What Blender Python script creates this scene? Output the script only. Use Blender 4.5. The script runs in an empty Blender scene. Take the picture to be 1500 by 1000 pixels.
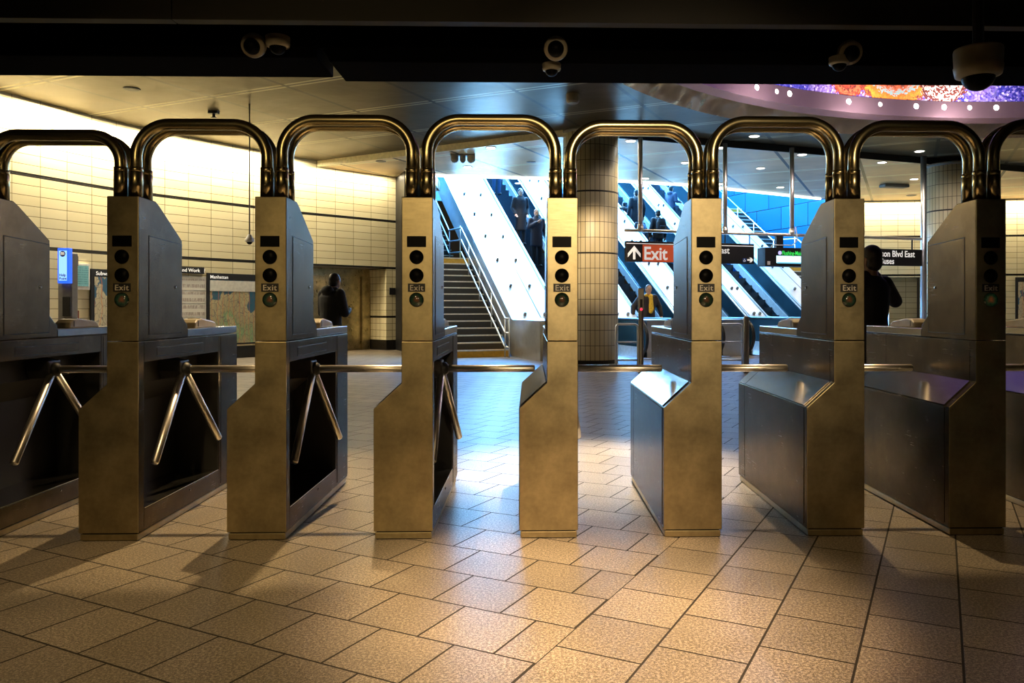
import bpy, bmesh, math, random
from mathutils import Vector, Matrix
random.seed(7)
PI = math.pi
S = bpy.context.scene
COL = S.collection

# ------------------------------------------------------------------ camera
CX, F, CZ = 804.0, 1150.0, 1.22
cam_d = bpy.data.cameras.new('camera'); cam = bpy.data.objects.new('camera', cam_d); COL.objects.link(cam)
cam.location = (0, 0, CZ); cam.rotation_euler = (PI/2, 0, 0)
cam_d.sensor_width = 36; cam_d.lens = F/1500*36
cam_d.shift_x = -(CX-750)/1500; cam_d.shift_y = -50/1500
cam_d.clip_start = .05; cam_d.clip_end = 200
S.camera = cam
S.view_settings.view_transform = 'Standard'; S.view_settings.look = 'None'
S.view_settings.gamma = 1; S.view_settings.use_curve_mapping = False
S.view_settings.exposure = 0.0

def PX(u, Y): return (u-CX)/F*Y
def PZ(v, Y): return CZ-(v-450)*Y/F

# stair / escalator frame: a = horizontal run going up the incline, c = across it
SO = Vector((-0.97, 19.5)); DA = Vector((-.3865, .9223)); DC = Vector((.9223, .3865)); SL = .7057
def ac(a, c, z=0.0):
    p = SO+DA*a+DC*c
    return Vector((p.x, p.y, z))
# turnstile row frame
TH = .0235
R0 = Vector((PX(203, 4.093), 4.093)); RX = Vector((math.cos(TH), math.sin(TH))); RY = Vector((-math.sin(TH), math.cos(TH)))
PITCH = .7645
def row(x, y, z=0.0):
    p = R0+RX*x+RY*y
    return Vector((p.x, p.y, z))

# ------------------------------------------------------------------ world + lights
W = bpy.data.worlds.new('world'); S.world = W; W.use_nodes = True
W.node_tree.nodes['Background'].inputs[0].default_value = (.9, .75, .5, 1)
W.node_tree.nodes['Background'].inputs[1].default_value = .015

def aim(o, target):
    d = Vector(target)-o.location
    o.rotation_euler = d.to_track_quat('-Z', 'Y').to_euler()
def light(name, kind, loc, target, power, color, **k):
    d = bpy.data.lights.new(name, kind); o = bpy.data.objects.new(name, d); COL.objects.link(o)
    o.location = loc; aim(o, target); d.energy = power; d.color = color
    for a, b in k.items(): setattr(d, a, b)
    return o
WARM = (1, .70, .34); NEUT = (1, .84, .62); COOL = (.25, .60, 1)
# daylight falling down the escalator shaft
p = ac(8.5, 5.5, 12.8); q = ac(6.0, 5.5, 3.5)
light('shaft_daylight', 'AREA', p, q, 17000, COOL, shape='RECTANGLE', size=13, size_y=8)
p = ac(15.2, 5.5, 13.0); q = ac(0, 5.5, 1)
light('shaft_daylight', 'AREA', p, q, 19000, (.03, .30, 1), shape='RECTANGLE', size=12, size_y=5)
# ceiling lamps on the entrance side, above and behind the photographer
light('lobby_spot', 'SPOT', (.30, 1.7, 3.15), (.18, 3.15, 0), 1900, (1, .69, .40), spot_size=.74, spot_blend=1, shadow_soft_size=.05)
light('lobby_spot', 'SPOT', (-1.6, 1.9, 3.15), (-1.5, 3.3, 0), 240, WARM, spot_size=1.25, spot_blend=1, shadow_soft_size=.05)
light('lobby_spot', 'SPOT', (1.9, 1.6, 3.15), (1.2, 3.3, 0), 90, WARM, spot_size=1.2, spot_blend=1, shadow_soft_size=.05)
light('lobby_wash', 'SPOT', (-1.2, -2.2, 3.0), (-1.2, 4.2, 1.35), 170, (1, .73, .34), spot_size=.75, spot_blend=.9, shadow_soft_size=.2)
light('lobby_wash', 'SPOT', (.85, -1.6, 3.0), (.72, 4.2, 1.6), 620, (1, .76, .46), spot_size=.56, spot_blend=1, shadow_soft_size=.15)
# lamps high in the concourse just beyond the gates
light('gate_spot', 'SPOT', (.55, 7.0, 5.0), (.38, 6.0, 0), 5200, NEUT, spot_size=.60, spot_blend=1.0, shadow_soft_size=.06)
light('gate_spot', 'SPOT', (-1.5, 7.0, 5.0), (-1.6, 5.0, 0), 1700, WARM, spot_size=.75, spot_blend=1.0, shadow_soft_size=.06)
light('gate_spot', 'SPOT', (2.0, 7.0, 5.0), (2.1, 5.0, 0), 800, WARM, spot_size=.7, spot_blend=1.0, shadow_soft_size=.06)

light('column_fill', 'SPOT', (.9, 12.2, 5.0), (.95, 17.2, 2.2), 3000, (1, .76, .50), spot_size=.42, spot_blend=.8, shadow_soft_size=.1)  # added spot that brightens the column

# ------------------------------------------------------------------ materials
def nodes(m):
    m.use_nodes = True
    nt = m.node_tree; return nt, nt.nodes['Principled BSDF']
def N(nt, t, **k):
    n = nt.nodes.new(t)
    for a, b in k.items(): setattr(n, a, b)
    return n
def mathn(nt, op, a, b=None, c=None):
    n = N(nt, 'ShaderNodeMath', operation=op)
    for i, v in enumerate((a, b, c)):
        if v is None: continue
        if isinstance(v, (int, float)): n.inputs[i].default_value = v
        else: nt.links.new(v, n.inputs[i])
    return n.outputs[0]
def mixc(nt, fac, a, b, mode='MIX'):
    n = N(nt, 'ShaderNodeMix', data_type='RGBA', blend_type=mode)
    if isinstance(fac, (int, float)): n.inputs[0].default_value = fac
    else: nt.links.new(fac, n.inputs[0])
    for i, v in ((6, a), (7, b)):
        if isinstance(v, tuple): n.inputs[i].default_value = v if len(v) == 4 else v+(1,)
        else: nt.links.new(v, n.inputs[i])
    return n.outputs[2]
def ramp(nt, fac, *stops):
    n = N(nt, 'ShaderNodeValToRGB'); e = n.color_ramp.elements
    while len(e) < len(stops): e.new(.5)
    for i, (p_, c_) in enumerate(stops): e[i].position = p_; e[i].color = c_ if len(c_) == 4 else tuple(c_)+(1,)
    nt.links.new(fac, n.inputs[0]); return n.outputs[0]
def noise(nt, vec, scale, detail=3, rough=.5, out=0):
    n = N(nt, 'ShaderNodeTexNoise'); n.inputs['Scale'].default_value = scale; n.inputs['Detail'].default_value = detail
    n.inputs['Roughness'].default_value = rough
    if vec is not None: nt.links.new(vec, n.inputs['Vector'])
    return n.outputs[out]
def mapping(nt, vec, scale=(1, 1, 1), rot=(0, 0, 0), loc=(0, 0, 0)):
    n = N(nt, 'ShaderNodeMapping'); n.inputs['Scale'].default_value = scale; n.inputs['Rotation'].default_value = rot
    n.inputs['Location'].default_value = loc; nt.links.new(vec, n.inputs[0]); return n.outputs[0]
def bump(nt, b, h, strength=.2, dist=.01):
    n = N(nt, 'ShaderNodeBump'); n.inputs['Strength'].default_value = strength; n.inputs['Distance'].default_value = dist
    nt.links.new(h, n.inputs['Height']); nt.links.new(n.outputs[0], b.inputs['Normal'])
def plain(name, col, rough=.6, metal=0., var=.12, scale=14, spec=.5):
    m = bpy.data.materials.new(name); nt, b = nodes(m)
    tc = N(nt, 'ShaderNodeTexCoord').outputs['Object']
    nz = noise(nt, tc, scale)
    d = tuple(max(0, c*(1-var)) for c in col); l = tuple(min(1, c*(1+var)) for c in col)
    nt.links.new(ramp(nt, nz, (.3, d), (.7, l)), b.inputs['Base Color'])
    b.inputs['Roughness'].default_value = rough; b.inputs['Metallic'].default_value = metal
    b.inputs['Specular IOR Level'].default_value = spec
    return m
def emit(name, col, st, base=(0, 0, 0)):
    m = bpy.data.materials.new(name); nt, b = nodes(m)
    b.inputs['Base Color'].default_value = base+(1,); b.inputs['Emission Color'].default_value = tuple(col)+(1,)
    b.inputs['Emission Strength'].default_value = st; return m
def steel(name, col=(.6, .57, .5), r0=.3, r1=.5, stretch=(60, 60, 2), mottle=.10, edge=None):
    m = bpy.data.materials.new(name); nt, b = nodes(m)
    tc = N(nt, 'ShaderNodeTexCoord').outputs['Object']
    br = noise(nt, mapping(nt, tc, stretch), 6, 4)
    mo = noise(nt, tc, 5, 5, .65)
    sm = noise(nt, tc, 40, 3, .6)
    f = mathn(nt, 'MULTIPLY_ADD', mo, .88, mathn(nt, 'MULTIPLY', sm, .12))
    d = tuple(c*(1-mottle) for c in col); l = tuple(min(1, c*(1+mottle)) for c in col)
    c1 = ramp(nt, f, (.35, d), (.65, l))
    nt.links.new(c1, b.inputs['Base Color']); b.inputs['Metallic'].default_value = 1
    if edge: b.inputs['Specular Tint'].default_value = edge+(1,)
    rr = N(nt, 'ShaderNodeMapRange'); rr.inputs[3].default_value = r0; rr.inputs[4].default_value = r1
    nt.links.new(mathn(nt, 'MULTIPLY_ADD', br, .5, mathn(nt, 'MULTIPLY', mo, .5)), rr.inputs[0]); rr.inputs[1].default_value = .35; rr.inputs[2].default_value = .65
    nt.links.new(rr.outputs[0], b.inputs['Roughness'])
    return m
M = {}
M['steel_front_lit'] = steel('steel_front_lit', (.46, .38, .215), .34, .46, (2, 60, 60), .2)  # warm lamplight on the fronts is put into this steel colour
M['steel_side_shaded'] = steel('steel_side_shaded', (.145, .122, .095), .26, .275, (30, 1, 30), .24, (.62, .58, .52))  # same steel darkened: shade on the turnstile sides put into the colour
M['steel_deck'] = steel('steel_deck', (.62, .6, .56), .12, .2, (30, 2, 30), .06)
M['pipe'] = steel('pipe_steel', (.54, .45, .24), .26, .265, (1, 1, 1), .05)
M['arm'] = steel('arm_steel', (.90, .84, .76), .36, .37, (2, 2, 2), .05)
M['chrome'] = steel('chrome', (.75, .74, .72), .08, .18, (10, 10, 10), .08)
M['esc_steel'] = steel('escalator_steel', (.70, .72, .74), .3, .45, (4, 40, 40), .08)
M['black'] = plain('black_paint', (.008, .008, .009), .5)
M['gloss_black'] = plain('black_lens', (.003, .003, .003), .4, spec=.06)
M['black_beam'] = plain('black_beam', (.0025, .0025, .0035), .9, spec=.03)
M['rubber'] = plain('rubber', (.012, .012, .013), .35)
M['shade_sheet'] = plain('dark_shade_sheet', (.012, .011, .010), .55)
M['plinth'] = steel('plinth_steel', (.3, .28, .24), .35, .5, (2, 60, 60))
M['white'] = plain('white_paint', (.75, .73, .68), .5)
M['offwhite'] = plain('camera_plastic', (.3, .26, .18), .45)
M['grey'] = plain('grey_paint', (.16, .15, .13), .5)
M['letter'] = emit('lettering_white', (1, .97, .9), .45, (.85, .84, .8))  # printed lettering given its own glow so it looks lit
M['letter_dim'] = plain('lettering_grey', (.55, .5, .42), .5)
M['soffit'] = plain('dark_soffit', (.022, .018, .010), .6, scale=3)
M['yellow'] = plain('yellow_tile', (.75, .42, .04), .4)

# floor
def mat_floor():
    m = bpy.data.materials.new('granite_paving'); nt, b = nodes(m)
    pos = N(nt, 'ShaderNodeNewGeometry').outputs['Position']
    sp = N(nt, 'ShaderNodeSeparateXYZ'); nt.links.new(pos, sp.inputs[0]); x, y = sp.outputs[0], sp.outputs[1]
    ca, sa = .8944, .4472
    P = mathn(nt, 'SUBTRACT', mathn(nt, 'MULTIPLY', x, ca), mathn(nt, 'MULTIPLY', y, sa))
    Q = mathn(nt, 'ADD', mathn(nt, 'MULTIPLY', x, sa), mathn(nt, 'MULTIPLY', y, ca))
    def brick(xv, yv):
        cb = N(nt, 'ShaderNodeCombineXYZ'); nt.links.new(xv, cb.inputs[0]); nt.links.new(yv, cb.inputs[1])
        t = N(nt, 'ShaderNodeTexBrick', offset=.5, offset_frequency=2)
        nt.links.new(cb.outputs[0], t.inputs['Vector'])
        for k, v in (('Scale', 1), ('Mortar Size', .005), ('Mortar Smooth', .3), ('Brick Width', .328), ('Row Height', .328), ('Bias', 0)): t.inputs[k].default_value = v
        t.inputs['Color1'].default_value = (.8, .8, .8, 1); t.inputs['Color2'].default_value = (1.1, 1.1, 1.1, 1); t.inputs['Mortar'].default_value = (0, 0, 0, 1)
        return t
    L = .328*100
    t1 = brick(mathn(nt, 'ADD', P, 2.232+L), mathn(nt, 'ADD', Q, -2.386+L))
    t2 = brick(mathn(nt, 'ADD', Q, -2.543+.164+L), mathn(nt, 'ADD', P, 1.245+L))
    side = mathn(nt, 'GREATER_THAN', P, -1.245)
    tone = mixc(nt, side, t1.outputs[0], t2.outputs[0])
    fac = N(nt, 'ShaderNodeMix', data_type='FLOAT'); nt.links.new(side, fac.inputs[0]); nt.links.new(t1.outputs[1], fac.inputs[2]); nt.links.new(t2.outputs[1], fac.inputs[3])
    mort = fac.outputs[0]
    sp1 = noise(nt, pos, 95, 3, .8); big = noise(nt, pos, 1.7, 4); sp2 = noise(nt, pos, 230, 2, .9)
    c = ramp(nt, sp1, (.43, (.035, .027, .018)), (.5, (.17, .138, .10)), (.58, (.60, .52, .41)))
    c = mixc(nt, .5, c, ramp(nt, sp2, (.43, (.04, .03, .022)), (.58, (.46, .39, .30))))
    c = mixc(nt, 1.0, c, ramp(nt, big, (.3, (.78, .78, .78)), (.7, (1.08, 1.06, 1.04))), 'MULTIPLY')
    c = mixc(nt, 1.0, c, tone, 'MULTIPLY')
    c = mixc(nt, mort, c, (.02, .015, .01))
    nt.links.new(c, b.inputs['Base Color'])
    rr = N(nt, 'ShaderNodeMapRange'); nt.links.new(sp1, rr.inputs[0]); rr.inputs[3].default_value = .27; rr.inputs[4].default_value = .43
    nt.links.new(mathn(nt, 'MAXIMUM', rr.outputs[0], mathn(nt, 'MULTIPLY', mort, .9)), b.inputs['Roughness'])
    h = mathn(nt, 'SUBTRACT', mathn(nt, 'MULTIPLY', sp1, .25), mort)
    bump(nt, b, h, .22, .004); b.inputs['Specular IOR Level'].default_value = .55
    return m
M['floor'] = mat_floor()

def mat_ceiling(k=1.0, metal=.45, rough=.33, tint=(1, 1, 1), spec=.5):
    m = bpy.data.materials.new('ceiling_panels'); nt, b = nodes(m)
    pos = N(nt, 'ShaderNodeNewGeometry').outputs['Position']
    sp = N(nt, 'ShaderNodeSeparateXYZ'); nt.links.new(pos, sp.inputs[0]); x, y = sp.outputs[0], sp.outputs[1]
    ca, sa = .91, .4147
    P = mathn(nt, 'SUBTRACT', mathn(nt, 'MULTIPLY', x, ca), mathn(nt, 'MULTIPLY', y, sa))
    Q = mathn(nt, 'ADD', mathn(nt, 'MULTIPLY', x, sa), mathn(nt, 'MULTIPLY', y, ca))
    def line(v, off, period, w):
        t = mathn(nt, 'MODULO', mathn(nt, 'ADD', v, off+period*60), period)
        t = mathn(nt, 'ABSOLUTE', mathn(nt, 'SUBTRACT', t, period/2))
        return mathn(nt, 'GREATER_THAN', t, period/2-w)
    l1 = line(P, 13.44, 1.764, .04); l2 = line(Q, -10.61, 1.95, .09)
    l3 = line(Q, -10.61, 1.95, .03)
    wv = noise(nt, mapping(nt, pos, (.5, .5, .5)), 2.2, 3)
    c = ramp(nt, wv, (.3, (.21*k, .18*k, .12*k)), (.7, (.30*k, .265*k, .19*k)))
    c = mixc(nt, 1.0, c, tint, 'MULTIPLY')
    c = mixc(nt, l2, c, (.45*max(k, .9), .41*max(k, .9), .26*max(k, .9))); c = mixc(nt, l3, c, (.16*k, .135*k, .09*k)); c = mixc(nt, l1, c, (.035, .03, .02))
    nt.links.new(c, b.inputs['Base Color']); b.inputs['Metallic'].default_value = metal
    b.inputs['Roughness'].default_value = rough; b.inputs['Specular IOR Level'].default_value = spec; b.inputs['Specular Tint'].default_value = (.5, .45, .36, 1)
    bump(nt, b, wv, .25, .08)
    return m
M['ceiling'] = mat_ceiling(.36, .3, .34, (1, .90, .70), .12); M['ceiling_rear'] = mat_ceiling(2.1, .25, .4, (1.12, .93, .72))  # same panels twice: front darkened, rear brightened in colour for bounced light

def mat_tile(name, bw, bh, c1, c2, mortar=(.16, .12, .05), stripes=(), uv=True, ms=.006, rough=.25, offset=0.0, v0=0.0):
    m = bpy.data.materials.new(name); nt, b = nodes(m)
    uvn = N(nt, 'ShaderNodeTexCoord').outputs['UV']
    sp = N(nt, 'ShaderNodeSeparateXYZ'); nt.links.new(uvn, sp.inputs[0])
    t = N(nt, 'ShaderNodeTexBrick', offset=offset, offset_frequency=2); nt.links.new(mapping(nt, uvn, loc=(20*bw, v0, 0)), t.inputs['Vector'])
    for k, v in (('Scale', 1), ('Mortar Size', ms), ('Mortar Smooth', .2), ('Brick Width', bw), ('Row Height', bh), ('Bias', 0)): t.inputs[k].default_value = v
    t.inputs['Color1'].default_value = c1+(1,); t.inputs['Color2'].default_value = c2+(1,); t.inputs['Mortar'].default_value = mortar+(1,)
    c = t.outputs[0]; v = sp.outputs[1]
    for z, w in stripes:
        d = mathn(nt, 'LESS_THAN', mathn(nt, 'ABSOLUTE', mathn(nt, 'SUBTRACT', v, z)), w)
        c = mixc(nt, d, c, (.012, .01, .008))
    nt.links.new(c, b.inputs['Base Color']); b.inputs['Roughness'].default_value = rough
    bump(nt, b, mathn(nt, 'SUBTRACT', 1.0, t.outputs[1]), .4, .004)
    return m
CR1, CR2 = (.74, .66, .42), (.67, .59, .36)
M['tile'] = mat_tile('cream_wall_tile', .56, .1914, CR1, CR2, stripes=((3.68, .035), (2.34, .035), (.14, .15)), v0=-2.34+.1914*20)
M['tile_small'] = mat_tile('cream_pier_tile', .2, .19, CR1, CR2, stripes=((2.34, .03), (.95, .03), (.14, .15)))
M['tile_col'] = mat_tile('column_tile', .105, .333, (.74, .64, .40), (.64, .54, .32), mortar=(.05, .03, .01), stripes=((3.72, .018), (2.39, .018), (1.06, .012), (.03, .05)), ms=.0055, rough=.42, v0=-1.06+.333*10)
M['bluelit_tile'] = mat_tile('bluelit_wall_tile', 1.5, .85, (.005, .066, .15), (.012, .11, .21), mortar=(.002, .01, .03), ms=.016, rough=.22, offset=.5)  # grey wall: the blue light falling on it is put into the colour
M['stair'] = plain('stair_granite', (.045, .040, .034), .5, scale=60)
M['nosing'] = plain('stair_nosing', (.75, .70, .58), .4)
M['esc_panel'] = plain('escalator_panel', (.03, .085, .12), .2, .5, .3, .8)  # blue light on the steel panels is put into this teal
M['esc_step'] = plain('escalator_step', (.02, .035, .05), .4, .3)

# ------------------------------------------------------------------ mesh helpers
def finish(bm, name, mat, parent=None, smooth=False, loc=None, bevel=0, seg=2, angle=None):
    me = bpy.data.meshes.new(name)
    bmesh.ops.recalc_face_normals(bm, faces=bm.faces[:]); bm.to_mesh(me); bm.free()
    if mat: me.materials.append(mat)
    o = bpy.data.objects.new(name, me); COL.objects.link(o)
    if parent: o.parent = parent
    if loc is not None: o.location = loc
    if smooth:
        for p_ in me.polygons: p_.use_smooth = True
    if bevel:
        md = o.modifiers.new('bevel', 'BEVEL'); md.width = bevel; md.segments = seg; md.limit_method = 'ANGLE'; md.angle_limit = math.radians(35)
    return o
def box(bm, x0, x1, y0, y1, z0, z1):
    vs = [bm.verts.new((x, y, z)) for z in (z0, z1) for x, y in ((x0, y0), (x1, y0), (x1, y1), (x0, y1))]
    for f in ((0, 1, 2, 3), (4, 5, 6, 7), (0, 1, 5, 4), (1, 2, 6, 5), (2, 3, 7, 6), (3, 0, 4, 7)): bm.faces.new([vs[i] for i in f])
def prism(bm, pts, f0, f1):
    """pts: 2D outline, f0/f1 map a 2D point to 3D at either end"""
    a = [bm.verts.new(f0(*p_)) for p_ in pts]; b = [bm.verts.new(f1(*p_)) for p_ in pts]; n = len(pts)
    bm.faces.new(a); bm.faces.new(b[::-1])
    for i in range(n): bm.faces.new((a[i], a[(i+1) % n], b[(i+1) % n], b[i]))
def prismY(bm, pts, y0, y1): prism(bm, pts, lambda x, z: (x, y0, z), lambda x, z: (x, y1, z))
def prismX(bm, pts, x0, x1): prism(bm, pts, lambda y, z: (x0, y, z), lambda y, z: (x1, y, z))
def prismZ(bm, pts, z0, z1): prism(bm, pts, lambda x, y: (x, y, z0), lambda x, y: (x, y, z1))
def slab(bm, pts, z0, z1):
    """flat slab over any simple outline"""
    from mathutils.geometry import tessellate_polygon
    tri = tessellate_polygon([[Vector((p_[0], p_[1], 0)) for p_ in pts]]); n = len(pts)
    A = [bm.verts.new((p_[0], p_[1], z0)) for p_ in pts]; B = [bm.verts.new((p_[0], p_[1], z1)) for p_ in pts]
    for t in tri:
        bm.faces.new([A[i] for i in t]); bm.faces.new([B[i] for i in t[::-1]])
    for i in range(n): bm.faces.new((A[i], A[(i+1) % n], B[(i+1) % n], B[i]))
def prismC(bm, pts, c0, c1): prism(bm, pts, lambda a, z: ac(a, c0, z), lambda a, z: ac(a, c1, z))
def frames(pts):
    out = []; up = None
    for i, p_ in enumerate(pts):
        d = (pts[min(i+1, len(pts)-1)]-pts[max(i-1, 0)]).normalized()
        if up is None: up = Vector((0, 0, 1)) if abs(d.z) < .9 else Vector((0, 1, 0))
        s = d.cross(up)
        if s.length < 1e-4: s = d.orthogonal()
        s.normalize(); up = s.cross(d).normalized(); out.append((s, up))
    return out
def tube(bm, pts, r, seg=12, cap=True):
    pts = [Vector(p_) for p_ in pts]; rs = r if isinstance(r, (list, tuple)) else [r]*len(pts)
    fr = frames(pts); rings = []
    for p_, (s, u), rr in zip(pts, fr, rs):
        rings.append([bm.verts.new(p_+(s*math.cos(t)+u*math.sin(t))*rr) for t in [2*PI*k/seg for k in range(seg)]])
    for a, b in zip(rings, rings[1:]):
        for k in range(seg): bm.faces.new((a[k], a[(k+1) % seg], b[(k+1) % seg], b[k]))
    if cap: bm.faces.new(rings[0][::-1]); bm.faces.new(rings[-1])
def lathe(bm, prof, seg=32, c=(0, 0, 0), axis='Z'):
    """prof: list of (r, h)"""
    c = Vector(c); rings = []
    for r, h in prof:
        ring = []
        for k in range(seg):
            t = 2*PI*k/seg; x, y = r*math.cos(t), r*math.sin(t)
            v = {'Z': Vector((x, y, h)), 'Y': Vector((x, h, y)), 'X': Vector((h, x, y))}[axis]
            ring.append(bm.verts.new(c+v))
        rings.append(ring)
    for a, b in zip(rings, rings[1:]):
        for k in range(seg): bm.faces.new((a[k], a[(k+1) % seg], b[(k+1) % seg], b[k]))
    if prof[0][0] > 1e-5: bm.faces.new(rings[0])
    if prof[-1][0] > 1e-5: bm.faces.new(rings[-1])
    bmesh.ops.remove_doubles(bm, verts=bm.verts[:], dist=1e-6)
def arcpath(pts, r, n=8):
    """polyline with rounded corners"""
    pts = [Vector(p_) for p_ in pts]; out = [pts[0]]
    for i in range(1, len(pts)-1):
        a, b, c = pts[i-1], pts[i], pts[i+1]; d1 = (a-b).normalized(); d2 = (c-b).normalized()
        ang = d1.angle(d2)
        if ang > PI-.01: out.append(b); continue
        t = min(r/math.tan(ang/2), (a-b).length*.49, (c-b).length*.49); rr = t*math.tan(ang/2)
        bis = (d1+d2).normalized(); cen = b+bis*(rr/math.sin(ang/2)); s = b+d1*t; e = b+d2*t
        v0 = s-cen; v1 = e-cen; w = v0.angle(v1)
        for k in range(n+1):
            f = k/n; out.append(cen+(v0*math.sin((1-f)*w)+v1*math.sin(f*w))/math.sin(w))
    out.append(pts[-1]); return out
def BM(): return bmesh.new()
def empty(name, loc=(0, 0, 0), rz=0):
    o = bpy.data.objects.new(name, None); COL.objects.link(o); o.location = loc; o.rotation_euler = (0, 0, rz); o.empty_display_size = .1; return o
def tag(o, label, cat, group=None, kind=None):
    o['label'] = label; o['category'] = cat
    if group: o['group'] = group
    if kind: o['kind'] = kind
    return o
def struct(o): o['kind'] = 'structure'; return o
def copy_tree(o, parent=None):
    c = o.copy(); COL.objects.link(c); c.parent = parent
    for ch in [x for x in CH.get(o.name, [])]: copy_tree(ch, c)
    return c
CH = {}
def reg(root):
    CH[root.name] = list(root.children)
    for c in root.children: reg(c)
def text_mesh(txt, size, mat, parent, matrix, name='lettering', bold=0.0, sx=1.0, align='LEFT', spacing=1.0):
    cu = bpy.data.curves.new(name, 'FONT'); cu.body = txt; cu.size = size; cu.extrude = .0015; cu.offset = bold*size; cu.align_x = align; cu.space_character = spacing
    cu.resolution_u = 3
    t = bpy.data.objects.new('tmp', cu); COL.objects.link(t)
    bpy.context.view_layer.update()
    me = bpy.data.meshes.new_from_object(t.evaluated_get(bpy.context.evaluated_depsgraph_get()))
    bpy.data.objects.remove(t)
    me.transform(Matrix.Diagonal((sx, 1, 1, 1)))
    me.transform(matrix); me.materials.clear(); me.materials.append(mat)
    o = bpy.data.objects.new(name, me); COL.objects.link(o); o.parent = parent; return o
def facing(loc, right):
    """matrix for text: local x = right (3D), local y = world up, placed at loc"""
    r = Vector(right).normalized(); u = Vector((0, 0, 1)); n = r.cross(u)
    m = Matrix((r, u, n)).transposed().to_4x4(); m.translation = Vector(loc); return m
def uvwall(pts, z0, z1, name, mat, parent=None, s0=0.0, thick=.12, flip=1):
    """upright tiled wall sheet with thickness following 2D points; uv = (arc length, z)"""
    bm = BM(); uv = bm.loops.layers.uv.new('UVMap')
    pts = [Vector(p_) for p_ in pts]; ss = [s0]
    for a, b in zip(pts, pts[1:]): ss.append(ss[-1]+(b-a).length)
    nr = []
    for i in range(len(pts)):
        d = (pts[min(i+1, len(pts)-1)]-pts[max(i-1, 0)]).normalized(); nr.append(Vector((-d.y, d.x))*thick*flip)
    fr = [[bm.verts.new((p_.x, p_.y, z)) for z in (z0, z1)] for p_ in pts]
    bk = [[bm.verts.new((p_.x+n_.x, p_.y+n_.y, z)) for z in (z0, z1)] for p_, n_ in zip(pts, nr)]
    def face(vs, us):
        f = bm.faces.new(vs)
        for l, u_ in zip(f.loops, us): l[uv].uv = u_
    for i in range(len(pts)-1):
        u4 = ((ss[i], z0), (ss[i+1], z0), (ss[i+1], z1), (ss[i], z1))
        face((fr[i][0], fr[i+1][0], fr[i+1][1], fr[i][1]), u4); face((bk[i+1][0], bk[i][0], bk[i][1], bk[i+1][1]), (u4[1], u4[0], u4[3], u4[2]))
        face((fr[i][1], fr[i+1][1], bk[i+1][1], bk[i][1]), ((0, z1),)*4); face((fr[i+1][0], fr[i][0], bk[i][0], bk[i+1][0]), ((0, z0),)*4)
    e = len(pts)-1
    face((fr[0][0], fr[0][1], bk[0][1], bk[0][0]), ((0, z0), (0, z1), (thick, z1), (thick, z0)))
    face((fr[e][1], fr[e][0], bk[e][0], bk[e][1]), ((0, z1), (0, z0), (thick, z0), (thick, z1)))
    return finish(bm, name, mat, parent)

# ================================================================== STRUCTURE
bm = BM(); box(bm, -16, 24, -6, 33, -.12, 0); struct(finish(bm, 'floor', M['floor']))
C1, C2 = 5.10, 4.95
# front ceiling with the oval opening
EC, EA, EB = Vector((9.3, 8.6)), 9.4, 8.5
def ell(t, g=0.0): return Vector((EC.x+(EA-g)*math.cos(t), EC.y+(EB-g)*math.sin(t)))
y0 = 5.4; t0 = math.asin((y0-EC.y)/EB)
arc = [ell(PI-t0-(PI-2*t0)*k/72) for k in range(73)]
V = [Vector((-9.5, 22.75)), Vector((.42, 17.16)), Vector((1.55, 17.3)), Vector((20.5, 24.4))]
out = [Vector((-15.5, y0))]+arc+[Vector((23.5, y0)), Vector((23.5, 24.4))]+V[::-1]+[Vector((-15.5, 22.75))]
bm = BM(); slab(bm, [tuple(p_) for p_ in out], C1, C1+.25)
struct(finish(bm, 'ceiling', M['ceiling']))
LIP = [Vector((PX(u, (C2-CZ)*F/(450-v_)), (C2-CZ)*F/(450-v_))) for u, v_ in ((628, 256), (805, 261), (906, 264.5), (1008, 270.5), (1057, 275.5), (1200, 290.5))]
LIP.append(ac(3.2, 14).xy)
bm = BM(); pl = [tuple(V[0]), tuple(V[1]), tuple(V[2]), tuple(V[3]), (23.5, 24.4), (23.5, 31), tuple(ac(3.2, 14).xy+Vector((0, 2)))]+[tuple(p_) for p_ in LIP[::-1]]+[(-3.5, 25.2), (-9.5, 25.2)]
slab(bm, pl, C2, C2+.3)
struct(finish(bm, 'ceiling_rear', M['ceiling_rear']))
# strips on the ceiling step: left coloured pale for its lit face, right dark
M['step_lit'] = plain('lit_step_face', (.8, .72, .45), .4)
def strip(name, a, b, z0, z1, w, mat):
    d = (b-a).normalized(); n_ = Vector((d.y, -d.x))*w
    bm = BM(); prismZ(bm, [tuple(a), tuple(b), tuple(b+n_), tuple(a+n_)], z0, z1); return struct(finish(bm, name, mat))
strip('trim_1', V[0], V[1], C2-.005, C1, .05, M['step_lit'])
strip('trim_2', V[2], V[3], C2-.01, C1, .03, M['black'])
# lip light strip over the escalator opening
bm = BM(); lp = LIP[:-1]; slab(bm, [tuple(p_-Vector((-.03, .10))) for p_ in lp]+[tuple(p_) for p_ in lp[::-1]], C2-.05, C2-.001)
tag(finish(bm, 'light_strip', emit('strip_glow', (.75, .9, 1), 6)), 'thin white light strip along the ceiling edge above the escalators', 'light strip')

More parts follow.
